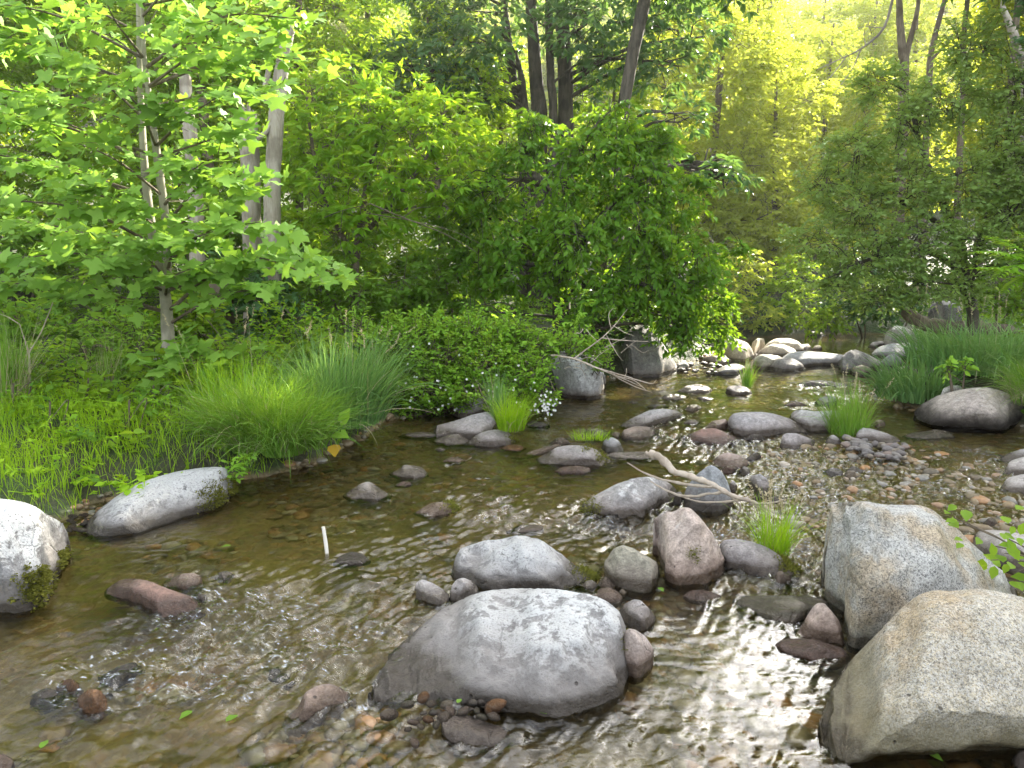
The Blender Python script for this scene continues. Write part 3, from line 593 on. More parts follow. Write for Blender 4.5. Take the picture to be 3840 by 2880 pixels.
rock('C', '1574,722 1590,670 1640,630 1710,590 1800,565 1900,545 2000,540 2080,560 2220,620 2260,720 2100,805 1960,802 1800,797 1690,778 1620,752', 'ledge', 'large undercut brown boulder with painted cavity shade under the right bank grass', 'boulder', T=.5, cr=.8, e=2.0, n=3, under=.30, N=70, Mr=40, lump=.07, fine=.006, seed=305)
rock('C', '1730,592 1745,550 1790,528 1840,530 1863,552 1800,577', 'pale', 'pale lump on the back of the undercut brown boulder', T=.6, N=30, Mr=16, z0=.22)
rock('C', '2066,1134 2120,1060 2212,1040 2330,1060 2380,1120 2250,1165 2120,1150', 'pale', 'pale sloping rock at the right edge, lower of the two', T=.6, N=40, Mr=22, seed=309)
rock('C', '2090,1045 2130,965 2212,940 2330,960 2400,1040 2250,1062', 'pale', 'pale sloping rock at the right edge, upper of the two', T=.6, N=40, Mr=22, seed=311)
rock('C', '2055,965 2120,920 2212,892 2300,920 2280,970 2150,975', 'grey', 'low grey rock at the right edge under the drooping grass', T=.6, N=34, Mr=18)
rock('C', '1382,1012 1420,990 1470,1005 1503,1032 1420,1027', 'beige', 'long tan cobble alone below the pebble bar', 'cobble', T=.5, N=28, Mr=16, cat='stone')
rock('C', '1050,1045 1080,1010 1130,1005 1170,1025 1168,1057 1100,1060', 'blue', 'largest grey cobble of the trio left of the long tan cobble', 'cobble', T=.7, N=30, Mr=16, cat='stone')
rock('C', '1188,1022 1220,993 1284,1017 1282,1037 1230,1042', 'grey', 'back grey cobble of the trio left of the long tan cobble', 'cobble', T=.7, N=28, Mr=16, cat='stone')
rock('C', '1172,1052 1190,1020 1235,1020 1249,1057 1200,1065', 'beige', 'tan cobble of the trio left of the long tan cobble', 'cobble', T=.7, N=26, Mr=14, cat='stone')
rock('C', '1168,962 1205,945 1252,957 1240,974 1190,972', 'pale', 'white cobble sitting below a dark one left of the pebble bar', 'cobble', T=.7, N=26, Mr=14, cat='stone')
rock('C', '1178,942 1220,925 1254,937 1220,950', 'dark', 'dark cobble above the white one left of the pebble bar', 'cobble', T=.7, N=24, Mr=14, cat='stone')
rock('C', '830,1125 850,1100 890,1098 915,1115 880,1130', 'grey', 'low grey cobble alone in the right hand riffle', 'cobble', T=.7, N=26, Mr=14, cat='stone')
rock('C', '1980,1320 2010,1290 2050,1300 2060,1330 2010,1342', 'brown', 'brown cobble near the grey granite boulder at the right edge', 'cobble', T=.7, N=24, Mr=14, cat='stone')
# --- far pool
rock('C', '901,522 960,505 1040,498 1100,505 1155,520 1080,532 960,534', 'dark', 'dark flat stone awash in the upper pool', 'flat_rock', T=.4, N=34, Mr=14, cat='rock')
rock('C', '1060,525 1100,512 1180,518 1200,530 1120,538', 'wet', 'wet black ledge right of the dark flat stone', T=.5, N=28, Mr=14)
rock('C', '216,562 270,530 330,522 390,535 414,557 380,570 270,572', 'pale', 'domed pinkish pale stone in the upper pool', T=.7, N=34, Mr=18)
rock('C', '492,572 500,540 540,530 600,535 640,560 645,577 600,585 530,584', 'purple', 'stone beside the grass sprig in the upper pool', T=.7, N=32, Mr=18)
rock('C', '118,602 150,582 210,580 274,592 220,612 140,616', 'pale', 'white flat stone left of the upper pool', T=.6, N=30, Mr=14)
rock('C', '321,602 370,592 434,607 400,614 340,612', 'pale', 'thin white stone below the domed pinkish pale one', T=.6, N=26, Mr=12)
rock('C', '36,652 90,635 150,640 159,657 100,667', 'grey', 'low grey stone below the white flat one', T=.6, N=28, Mr=14)
rock('C', '250,672 290,640 330,640 360,664 300,680', 'beige', 'tan pointed stone right of the low grey one', T=.7, N=28, Mr=14)
rock('C', '255,742 280,725 330,728 345,745 300,752', 'pale', 'small pale stone left of the brownish pink one', T=.7, N=24, Mr=12)
rock('C', '826,647 870,615 920,625 974,647 900,654', 'red', 'reddish triangular stone behind the pale grey slab', T=.6, N=30, Mr=16)
rock('C', '1006,628 1040,598 1100,590 1135,600 1144,632 1110,652 1030,647', 'blue', 'greenish grey block behind the tall grass tuft', T=.7, N=34, Mr=20, e=3)
rock('C', '376,464 430,445 500,410 560,405 600,420 609,447 560,467 480,472', 'blue', 'grey slanting slab at the left end of the far stones', 'flat_rock', T=.5, N=36, Mr=18, cat='rock')
rock('C', '646,432 655,380 690,352 740,350 800,360 834,382 780,437 700,442', 'olive', 'olive-grey rock in shade before the sunlit domes', T=.6, N=36, Mr=20)
rock('C', '726,433 760,395 800,375 880,372 930,405 954,437 900,449 800,452', 'dark', 'dark mottled rock in front of the long flat slab', T=.6, N=38, Mr=20)
rock('C', '786,400 850,345 930,333 1030,338 1100,345 1180,355 1190,392 1150,417 1050,417 950,427 900,422 830,412', 'blue', 'long flat grey slab across the head of the upper pool', 'flat_rock', T=.5, cr=.75, N=48, Mr=22, cat='rock', seed=341)
rock('C', '656,362 700,320 760,290 830,295 890,320 914,347 850,364 740,366', 'beige', 'nearer of the two sunlit domed boulders', T=.6, N=38, Mr=20)
rock('C', '696,332 735,285 780,260 860,258 910,275 945,310 944,337 900,342 800,342', 'beige', 'farther of the two sunlit domed boulders', T=.7, N=38, Mr=20)
rock('C', '905,330 930,295 970,290 990,318 960,335', 'pale', 'small sunlit stone right of the farther domed boulder', T=.7, N=28, Mr=14)
rock('C', '985,330 1010,300 1040,300 1050,322 1020,335', 'beige', 'sunlit tan stone by the bright gap in the far stones', T=.7, N=28, Mr=14)
rock('C', '451,345 460,290 490,262 560,262 620,285 650,330 659,372 600,397 530,392 470,372', 'beige', 'sunlit tan boulder at the far left of the head of the pool', 'boulder', T=.7, N=42, Mr=24, e=2.8, seed=351)
rock('C', '636,352 645,282 680,258 715,262 719,302 690,342 655,367', 'beige', 'upright sunlit stone beside the sunlit tan boulder', T=.6, N=34, Mr=20)
rock('C', '350,390 370,365 430,358 500,370 545,395 480,412 400,412', 'brown', 'flat brown rock below the sunlit tan boulder', T=.5, N=34, Mr=18)
rock('C', '200,440 215,400 260,395 290,420 280,445', 'grey', 'grey stone at the foot of the leaning brown bank ledge', T=.6, N=30, Mr=16)
rock('C', '1141,432 1150,390 1180,345 1230,320 1290,340 1340,365 1390,390 1404,432 1300,442 1220,457 1160,462', 'dark', 'dark striped boulder at the head of the upper pool', 'boulder', T=.6, N=44, Mr=26, lump=.1, cuts=5, seed=361)
rock('C', '1206,452 1230,425 1280,410 1330,430 1339,462 1290,480 1230,477', 'brown', 'squat brown rock in front of the dark striped boulder', T=.6, N=36, Mr=20)
rock('C', '1376,402 1430,355 1470,350 1510,380 1529,417 1460,437 1390,432', 'blue', 'grey cracked rock right of the dark striped boulder', T=.6, N=36, Mr=20)
rock('C', '1340,450 1380,435 1440,440 1450,470 1380,485', 'wet', 'dark wet stone between the striped boulder and right bank grass', T=.6, N=28, Mr=16)
rock('C', '1460,432 1500,420 1560,425 1565,440 1500,447', 'pale', 'pale flat stone at the edge of the right bank grass', T=.5, N=28, Mr=12)
rock('C', '1316,365 1370,310 1440,290 1540,285 1650,290 1690,310 1700,352 1650,377 1540,382 1430,377 1350,372', 'blue', 'broad pale blue-grey boulder behind the dark striped one', 'boulder', T=.5, cr=.75, N=50, Mr=24, e=3, seed=371)
rock('C', '1406,275 1420,220 1470,185 1530,190 1590,230 1624,277 1550,290 1450,294', 'pale', 'striped sunlit boulder above the broad pale blue-grey one', 'boulder', T=.6, N=44, Mr=24, seed=373, z0=.1)
rock('C', '1500,215 1530,160 1570,165 1640,205 1655,262 1560,270', 'pale', 'sunlit boulder half hidden behind the striped sunlit one', 'boulder', T=.6, N=36, Mr=20, seed=375, z0=.15)
rock('C', '1310,310 1340,280 1400,275 1420,300 1360,315', 'pale', 'bright sunlit stone left of the striped sunlit boulder', T=.6, N=28, Mr=14)
rock('C', '965,250 985,220 1030,218 1075,240 1030,255', 'pale', 'sunlit stone on the far shore under the leaves', T=.6, N=28, Mr=14)
rock('G', '1615,620 1640,560 1700,540 1790,545 1830,600 1830,690 1700,690 1650,650', 'dark', 'dark boulder behind the fallen log on the right bank', 'boulder', T=.7, N=40, Mr=24, z0=.45, seed=381)
rock('H', '1880,900 1905,760 1950,680 2050,650 2140,700 2230,830 2290,930 2180,970 2000,975', 'dark', 'leaning brown bank ledge right of the undercut boulder', 'boulder', T=.5, N=50, Mr=26, seed=391, lump=.08)
for o_ in ROCKS:
    if 'rapids' in o_['label'] or o_['label'].startswith('orange stone awash'): o_.location.z -= .022
# --- moss patches on their rocks
def moss(ob, sel, n, size, seed):
    V, NN, loc = ob_info[ob.name]
    rg = np.random.default_rng(seed)
    P = V.reshape(-1, 3); Nn = NN.reshape(-1, 3)
    cam0 = np.array([0, 0, CAMH])
    cand = np.where(sel(P) & (P[:, 2] > -.02))[0]
    if len(cand) == 0: return
    i = rg.choice(cand, n)
    nr = Nn[i]; nr = np.where(((P[i]-np.array([P[:, 0].mean(), P[:, 1].mean(), P[:, 2].mean()]))*nr).sum(1, keepdims=True) < 0, -nr, nr)
    p = P[i]+rg.normal(size=(n, 3))*.008
    d = norm(nr+rg.normal(size=(n, 3))*.6); sd = norm(np.cross(d, rg.normal(size=(n, 3))))
    L = size*.62*rg.uniform(.6, 1.4, (n, 1))
    v = np.stack([p-nr*.006, p+d*L*.6+sd*L*.28, p+d*L, p+d*L*.6-sd*L*.28], 1)
    mm = MB(); f = np.arange(n)[:, None]*4+np.array([[0, 1, 2, 3]])
    mm.add(v, f, np.repeat(rg.uniform(0, 1, n), 4))
    o = mm.build('moss', LM['moss'], ob, loc)
def near(c, x, y, r, zmax=9):
    X = cpx(c, f'{x},{y}')[0]
    def fn(P):
        d = P-np.array([0, 0, CAMH]); den = d[:, 1]*cp-d[:, 2]*sp
        u = W/2+F*d[:, 0]/den; v = H/2-F*(d[:, 1]*sp+d[:, 2]*cp)/den
        return (np.hypot(u-X[0], v-X[1]) < r*(.35+1.5*np.random.default_rng(int(x)).uniform(0, 1, len(u))**2)) & (P[:, 2] < zmax)
    return fn
moss(leftb, lambda P: near('A', 230, 1220, 52)(P) | near('A', 270, 1150, 26)(P) | near('A', 405, 1030, 22)(P), 3000, .022, 1)
moss(slab, lambda P: near('A', 1410, 640, 55)(P) | near('A', 1330, 690, 30)(P), 2200, .02, 2)
moss(lich, lambda P: near('D', 1570, 215, 34)(P) | near('D', 1610, 240, 22)(P), 1000, .016, 3)
moss(big, lambda P: near('D', 1835, 640, 34)(P), 600, .014, 4)
for o_ in ROCKS:
    l = o_['label']
    if l.startswith('flat purple stone'): moss(o_, near('E', 850, 470, 32), 1000, .018, 5)
    if l.startswith('upright pinkish'): moss(o_, near('E', 310, 430, 20), 300, .014, 6)
    if l.startswith('low pink stone with'): moss(o_, near('B', 715, 1035, 24), 520, .02, 7)
    if l.startswith('rounded purple-grey'): moss(o_, near('B', 1110, 600, 22), 440, .02, 8)
    if l.startswith('wide low slab'): moss(o_, lambda P: near('B', 1700, 690, 25)(P) | near('B', 1600, 645, 18)(P), 700, .02, 9)
    if l.startswith('rough grey mottled'): moss(o_, near('B', 1640, 1065, 28), 600, .018, 10)
# --- pebbles one could count, and the gravel nobody could
rgp = np.random.default_rng(4)
def ico(sub):
    import bmesh
    bm = bmesh.new(); bmesh.ops.create_icosphere(bm, subdivisions=sub, radius=1)
    v = np.array([x.co[:] for x in bm.verts]); f = np.array([[y.index for y in x.verts] for x in bm.faces]); bm.free()
    return v, f
IV, IF = ico(3); IV2, IF2 = ico(2)
def pebble_shape(rg, iv):
    s = np.array([1, rg.uniform(.6, .9), rg.uniform(.38, .62)])
    v = iv.copy()
    for k in range(5):
        nv = norm(rg.normal(size=3)); dd = v@nv; lim = rg.uniform(.72, .9); v = v-np.maximum(dd-lim, 0)[:, None]*nv*.9
    o = rg.uniform(0, 9, 3)
    v = v*(1+.10*np.array([mnoise.noise(Vector(p*1.3+o)) for p in v]))[:, None]
    return v*s
protos = []
def pebble(xy, size, mat, label, group, z=None, seed=0):
    rg = np.random.default_rng(seed)
    v = pebble_shape(rg, IV)*size
    mm = MB(); mm.add(v, IF)
    zz = (gz(*xy) if z is None else z)+size*.25
    o = mm.build('pebble', RM[mat], None, (0, 0, 0)); o.location = (xy[0], xy[1], zz)
    o.rotation_euler = (rg.uniform(-.25, .25), rg.uniform(-.25, .25), rg.uniform(0, 6.3))
    tag(o, label, 'pebble', group); protos.append(o); return o
def pile(c, pts, group, label, zf, sz, mats, seed):
    pr = [pebble((0, 0), 1.0, m_, label, group, 0, seed+i) for i, m_ in enumerate(mats)]
    for k, (x, y, w) in enumerate(pts):
        X, Y = cpx(c, f'{x},{y}')[0]
        p = at(X, Y, zf)
        s = w*CR[c][2]/F*math.hypot(p[0], p[1])*.5
        if k < len(pr): o = pr[k]
        else:
            o = pr[k % len(pr)].copy(); COL.objects.link(o)
        o.location = (p[0], p[1], zf); o.scale = (s, s, s)
        rg = random.Random(seed*31+k)
        o.rotation_euler = (rg.uniform(-.3, .3), rg.uniform(-.3, .3), rg.uniform(0, 6.3))
pl = [(612,975,100),(660,1010,70),(520,1015,100),(750,1015,105),(770,1050,115),(845,1055,100),(612,1065,50),(672,1062,70),(640,1105,80),(728,1092,100),(690,1132,80),(598,1145,60),(555,1120,90),(410,1075,130),(905,1000,75),(960,1000,65),(1040,1025,150),(1030,1085,90),(960,1090,80),(870,1035,50),(560,1240,100),(520,1160,60),(820,1000,50),(890,1045,50),(1000,1050,70),(700,1060,60),(930,1050,70),(590,1100,50)]
pile('D', pl, 'pebbles piled against the largest low boulder', 'mixed brown and grey pebble in the pile at the foot of the largest low boulder', .03, .02, ['orange','brown','olive','beige','pink','brown','pale','purple'], 500)
pl = []
for k in range(62):
    t = rgp.uniform(0, 1); x = 1170+340*t+rgp.normal()*25; y = 850+50*rgp.uniform(-.5, 1.5)+40*t
    pl.append((x, y, rgp.uniform(28, 74)))
pile('C', pl, 'pebbles on the gravel bar', 'pale rounded pebble on the gravel bar below the elongated grey stone', .05, .03, ['pale','pink','grey','beige','pale','purple','pale'], 600)
pl = [(rgp.uniform(420, 560), rgp.uniform(745, 850), rgp.uniform(25, 50)) for k in range(22)]
pile('A', pl, 'wet pebbles beside the sloping rock', 'dark wet pebble between the left edge boulder and long sloping rock', .015, .03, ['dark','brown','olive','grey'], 700)
pl = [(rgp.uniform(205, 540), rgp.uniform(400, 460), rgp.uniform(25, 60)) for k in range(26)]
pile('C', pl, 'stones on the far left shore', 'grey shore stone below the leaning brown bank ledge', .03, .03, ['grey','olive','pale','brown'], 800)
m, nt = M('gravel_stone'); g = NT(nt)
t = g.n('ShaderNodeAttribute', _attribute_name='tint').outputs['Fac']
rp = g.n('ShaderNodeValToRGB', Fac=t); cr_ = rp.color_ramp
for i, (p_, c_) in enumerate([(0, (.08, .064, .038)), (.2, (.19, .13, .06)), (.38, (.12, .10, .055)), (.55, (.28, .14, .05)), (.7, (.21, .175, .12)), (.85, (.16, .15, .125)), (1, (.36, .31, .24))]):
    e_ = cr_.elements[i] if i < 2 else cr_.elements.new(p_)
    e_.position = p_; e_.color = (*c_, 1)
tc = g.n('ShaderNodeTexCoord').outputs['Object']
nz = g.noise(tc, 60, 5, .65)
c = g.mix(.6, rp.outputs[0], g.n('ShaderNodeMapRange', Value=nz, From__Min=.3, From__Max=.7, To__Min=.5, To__Max=1.5).outputs[0], 'MULTIPLY')
b = g.n('ShaderNodeBsdfPrincipled', Base__Color=c, Roughness=.45)
g.n('ShaderNodeOutputMaterial', Surface=b.outputs[0])
mm = MB(); SHP = [pebble_shape(np.random.default_rng(900+i), IV2) for i in range(14)]
cnt = 0
for batch in range(40):
    n_ = 800
    r = 1.6+rgp.uniform(0, 1, n_)**1.6*12; a = rgp.uniform(-.62, .62, n_)
    X, Y = r*np.sin(a), r*np.cos(a)
    dd = creek_dist(X, Y); keep = (dd < .12)
    clump = fbm(X*1.8, Y*1.8, 15, 3)
    keep &= (clump > rgp.uniform(-.9, .25, n_)) & ((dd > -.45) | (clump > .05) | (X > .15*Y+.2))
    X, Y = X[keep], Y[keep]; Z = ground(X, Y)
    for x, y, z_ in zip(X, Y, Z):
        d0 = math.hypot(x, y)
        s = min(.008+.009*rgp.gamma(1.4, 1.0)+.0015*d0, .075)
        v = SHP[rgp.integers(14)]*s
        a = rgp.uniform(0, 6.3); ca, sa = math.cos(a), math.sin(a)
        v = np.stack([v[:, 0]*ca-v[:, 1]*sa, v[:, 0]*sa+v[:, 1]*ca, v[:, 2]], -1)
        mm.add(v+np.array([x, y, min(z_+s*.2, .03)]), IF2, rgp.uniform()); cnt += 1
gv = mm.build('gravel', m); tag(gv, 'brown and grey gravel and cobbles covering the creek bed', 'gravel', kind='stuff')
# ------------------------------------------------------------------ leaves and crowns
def simple_leaf(w=.5, fold=.12):      # unit length leaf: x along, y across, z normal
    v = np.array([[0, 0, 0], [.45, w/2, fold], [1, 0, -.10], [.45, -w/2, fold]])
    return v, np.array([[0, 1, 2], [0, 2, 3]])
def oval_leaf(w=.55, fold=.06):
    v = np.array([[0, 0, 0], [.22, w*.42, fold], [.55, w*.5, fold], [1, 0, -.12], [.55, -w*.5, fold], [.22, -w*.42, fold]])
    return v, np.array([[0, 1, 2], [0, 2, 3], [0, 3, 4], [0, 4, 5]])
def tulip_leaf():
    h = [(0, 0), (.04, .30), (.20, .56), (.33, .36), (.46, .31), (.62, .50), (1.0, .42), (.82, .15), (.74, .0)]
    pts = [(x, y, .10*abs(y)-.05*x*x) for x, y in h]+[(x, -y, .10*abs(y)-.05*x*x) for x, y in h[-2:0:-1]]
    v = np.array(pts+[(.45, 0, 0)]); n = len(pts)
    return v, np.array([[i, (i+1) % n, n] for i in range(n)])
def place_leaves(mb, leaf, p, d, nrm, L, tint):
    lv, lf = leaf
    d = norm(d); s = norm(np.cross(nrm, d)); nn = np.cross(d, s)
    L = np.asarray(L, float).reshape(-1, 1, 1)
    v = p[:, None]+(d[:, None]*lv[None, :, 0:1]+s[:, None]*lv[None, :, 1:2]+nn[:, None]*lv[None, :, 2:3])*L
    k = len(lv); n = len(p)
    f = (np.arange(n)[:, None, None]*k+lf[None]).reshape(-1, 3)
    mb.add(v, f, np.repeat(tint, k))
def sprays(mb, twigs, P, D, leaf, K_, L, rg, span=.3, droop=.25, up=.8, tint0=None, tw=.003, bunch=False, jit=.25, face=0.0):
    """P start points, D directions of leafy twigs; K_ leaves on each."""
    n = len(P); D = norm(D)
    tt = (np.arange(K_)+.6)/K_
    span = np.asarray(span*rg.uniform(.7, 1.3, n))[:, None]
    side = norm(np.cross(D, np.array([0, 0, 1.])+rg.normal(size=(n, 3))*.25))
    pos = P[:, None]+D[:, None]*(tt[None, :, None]*span[..., None])
    pos[..., 2] -= droop*span*(tt**2)[None]*.6
    sg = np.where(np.arange(K_) % 2 == 0, 1.0, -1.0)[None, :, None]
    if bunch:
        a = np.linspace(-1.25, 1.25, K_)[None, :, None]
        pos = np.repeat((P+D*span)[:, None], K_, 1); dirs = D[:, None]*np.cos(a)+side[:, None]*np.sin(a)
    else:
        dirs = D[:, None]*.65+side[:, None]*sg*.85
    dirs = dirs+rg.normal(size=dirs.shape)*jit
    dirs[..., 2] -= droop*1.0
    nr = rg.normal(size=dirs.shape)*.42+np.array([0, -face, up])
    base = rg.uniform(0, 1, n) if tint0 is None else tint0
    tint = np.clip(base[:, None]*.65+rg.uniform(0, .45, (n, K_)), 0, 1)
    place_leaves(mb, leaf, pos.reshape(-1, 3), dirs.reshape(-1, 3), nr.reshape(-1, 3), L*rg.uniform(.65, 1.25, n*K_), tint.ravel())
    if twigs is not None:
        e = P+D*span; e = e-np.array([0, 0, 1.])*(droop*span*.5); st = P-D*span*.5; st[:, 2] += .02
        s2 = side*tw
        v = np.stack([st-s2*1.6, st+s2*1.6, e+s2*.5, e-s2*.5], 1)
        twigs.add(v, np.arange(n)[:, None]*4+np.array([[0, 1, 2, 3]]), .5)
def blob_points(c, r, n, rg, inner=.45, flat=0.0):
    d = norm(rg.normal(size=(n, 3)))
    rad = inner+(1-inner)*rg.uniform(0, 1, (n, 1))**.6
    rad = rad*(1+.22*np.array([mnoise.noise(Vector(x*2.2+c)) for x in d]))[:, None]
    return c+d*r*rad, d
def tree(label, name, base, stems, blobs, leaf, lmat, bmat, dens=50, K_=9, L=.09, span=.3, droop=.25, up=.8, seed=0, group=None, bunch=False, cat='tree', limb=.02, nlimb=1, shake=.3, jit=.25, tw=.003, gap=-.35, outd=.55, crownname='crown', lpart='branch', lift=0.0):
    rg = np.random.default_rng(seed)
    root = empty(name, base); tag(root, label, cat, group)
    root_l = np.asarray(base, float)
    allst = []
    for i, (pts, rad) in enumerate(stems):
        mt = MB(); C, rr = tube(mt, pts, rad, n=26, sides=10, wob=.08, seed=seed+i)
        mt.build('trunk', bmat, root, root_l); allst.append((C, rr))
    tw_ = MB(); cr = MB()
    SC = np.concatenate([a for a, _ in allst]); SR = np.concatenate([b for _, b in allst])
    for bi, (c, r) in enumerate(blobs):
        c = np.asarray(c, float); r = np.asarray(r, float)*np.ones(3)
        # limbs from the nearest lower stem point into the blob, then forks
        for q_ in range(nlimb):
            tgt = c+rg.normal(size=3)*r*.25
            dd = np.linalg.norm((SC-tgt)*np.array([1, 1, 1.3]), axis=1)+np.maximum(SC[:, 2]-tgt[2]+.1, 0)*3
            k = int(np.argmin(dd+rg.uniform(0, .2, len(dd)))); st = SC[k]
            ln = np.linalg.norm(tgt-st)
            r0 = min(SR[k]*.6, limb*(.6+.5*ln))
            mid = st+(tgt-st)*.5+np.array([0, 0, .12*ln])+rg.normal(size=3)*.06*ln
            tube(tw_, [st, mid, tgt], [r0, r0*.7, r0*.35], n=9, sides=5, wob=.05, seed=seed+bi)
            for f_ in range(5):
                e = c+norm(rg.normal(size=3))*r*.85; s0 = st+(tgt-st)*rg.uniform(.55, 1)
                s0 = mid+(tgt-mid)*rg.uniform(.1, 1)
                tube(tw_, [s0, (s0+e)/2+rg.normal(size=3)*.05*ln, e], [r0*.38, r0*.25, r0*.1], n=6, sides=4, seed=f_, cap=False)
        area = 4*np.pi*((r[0]*r[1])**1.6/3+(r[0]*r[2])**1.6/3+(r[1]*r[2])**1.6/3)**(1/1.6)
        n = max(int(area*dens), 8)
        P, d = blob_points(c, r, n, rg)
        o_ = rg.uniform(0, 30, 3)
        nz = np.array([mnoise.noise(Vector(p*1.9/max(r.mean(), .3)+o_)) for p in P])
        P, d = P[nz > gap], d[nz > gap]; n = len(P)
        D = norm(d*np.array([1, 1, .45])+rg.normal(size=(n, 3))*shake+np.array([0, 0, .1+lift]))
        P = P-D*span*outd
        t0 = np.clip(.5+.5*np.array([mnoise.noise(Vector(p*1.1+o_)) for p in P])*1.4+rg.normal(size=n)*.15, 0, 1)
        sprays(cr, tw_, P, D, leaf, K_, L, rg, span, droop, up, t0, tw, bunch, jit)
    if cr.n: cr.build(crownname, lmat, root, root_l)
    if tw_.n: tw_.build(lpart, bmat, root, root_l)
    return root
def copy_tree(o, loc, rz, s, label, group=None):
    c = o.copy(); COL.objects.link(c); c.location = tuple(loc); c.rotation_euler = (0, 0, rz); c.scale = (s, s, s)
    c['label'] = label
    if group: c['group'] = group
    for ch in list(o.children):
        k = ch.copy(); COL.objects.link(k); k.parent = c
    return c
def stem(*p): return [q(x, y, d) for x, y, d in p]
def gnd(x, y, d):                       # ground point under the photo column x at forward depth d
    p = q(x, y, d); p[2] = gz(p[0], p[1])-.03
    return p
def bl(*b):                             # px, py, depth, radius (px), [ry scale], [rz scale]
    out = []
    for t in b:
        x, y, d, r = t[:4]; s = r*K/F*d
        out.append((q(x, y, d), (s*(t[4] if len(t) > 4 else 1), s*(t[6] if len(t) > 6 else .9), s*(t[5] if len(t) > 5 else .8))))
    return out
SL, OL, TL = simple_leaf(.48), oval_leaf(.5), tulip_leaf()
NL = simple_leaf(.34, .08)
# --- the tulip tree on the left bank
rg = np.random.default_rng(77)
tb = gnd(364, 770, 6.4)
tul = empty('tulip_tree', tb); tag(tul, 'young two-stemmed tree with large lobed bright green leaves on the left bank', 'tree')
mt = MB(); main, mr = tube(mt, [tb]+stem((361,690,6.4), (357,640,6.4), (345,575,6.4), (333,525,6.4), (318,420,6.42), (312,350,6.45), (307,270,6.5), (303,180,6.5), (300,60,6.5), (297,-80,6.5), (295,-190,6.5)), [.062,.052,.046,.043,.04,.034,.031,.028,.024,.02,.014,.006], n=40, sides=12, wob=.04)
mt.build('trunk', BM['pale'], tul, tb)
mt = MB(); s2, s2r = tube(mt, stem((357,640,6.4), (362,560,6.36), (357,470,6.32), (343,360,6.3), (330,267,6.28), (318,180,6.25), (310,100,6.2), (306,-60,6.2)), [.034,.035,.034,.032,.028,.023,.018,.006], n=34, sides=12, wob=.04)
mt.build('trunk', BM['pale'], tul, tb)
SCn = np.concatenate([main, s2])
ends = [(690,600,5.9),(640,540,6.2),(560,480,5.7),(700,560,6.4),(600,620,6.0),(500,440,6.6),(520,380,5.6),(480,300,6.8),(560,260,6.2),(500,190,5.6),(580,110,6.4),(640,40,6.0),(460,60,5.6),(540,-40,6.4),(420,-90,5.8),(610,180,6.9),
        (200,560,5.6),(120,600,5.9),(20,560,5.6),(-60,600,6.2),(60,480,6.2),(-40,430,5.5),(130,400,5.4),(40,360,6.4),(-80,320,6.0),(170,310,5.5),(60,230,5.6),(-60,180,6.4),(120,140,5.5),(20,80,5.8),(180,60,6.6),(220,-20,5.5),(80,-50,6.2),(-60,0,5.8),(250,180,5.4),(230,420,5.5),(240,520,5.7),(440,570,5.8),(440,350,5.5),(400,110,6.6),(340,20,6.7),(170,500,6.8),(320,-120,5.8),(-90,500,6.8),(-150,250,6.0),(-140,80,6.2),(680,130,6.5),(540,560,6.4),(460,500,5.6)]
tw_ = MB(); cr = MB()
for k, (x, y, d) in enumerate(ends):
    e = q(x, y, d)
    dd = np.linalg.norm((SCn-e)*np.array([.6, .6, 1.0]), axis=1)+np.maximum(SCn[:, 2]-e[2]+.25, 0)*2.5
    st = SCn[int(np.argmin(dd))]; ln = np.linalg.norm(e-st)
    mid = st+(e-st)*.5+np.array([0, 0, .06*ln])+rg.normal(size=3)*.05*ln
    r0 = .006+.007*ln
    C, rr = tube(tw_, [st, mid, e], [r0, r0*.6, .003], n=14, sides=6, wob=.03, seed=k)
    nsub = int(6+8.5*ln)
    i0 = rg.integers(4, 14, nsub); P = C[i0]; ax = norm(e-st)
    sd = norm(np.cross(ax, [0, 0, 1.]))
    D = ax*.5+sd*rg.choice([-1, 1], (nsub, 1))*rg.uniform(.4, 1.1, (nsub, 1))+rg.normal(size=(nsub, 3))*.25
    D[:, 2] = D[:, 2]*.5+.05
    t0 = np.clip(.5+rg.normal()*.2+rg.normal(size=nsub)*.15, 0, 1)
    sprays(cr, tw_, P, D, TL, 5, .104, rg, .32, .22, 1.0, t0, .0025, False, .35, face=.55)
for x, y, d, n_ in [(430,770,6.0,9), (395,790,5.9,6), (480,765,6.1,6), (500,790,5.8,5), (350,775,6.1,5)]:
    e = q(x, y, d); tube(tw_, [main[2], (main[2]+e)/2+np.array([0, 0, .05]), e], [.008, .005, .002], n=8, sides=5)
    sprays(cr, tw_, e+rg.normal(size=(n_, 3))*.07, rg.normal(size=(n_, 3))*np.array([1, 1, .2]), TL, 4, .12, rg, .2, .2, 1.0)
cr.build('crown', LM['tulip'], tul, tb); tw_.build('branch', BM['brown'], tul, tb)
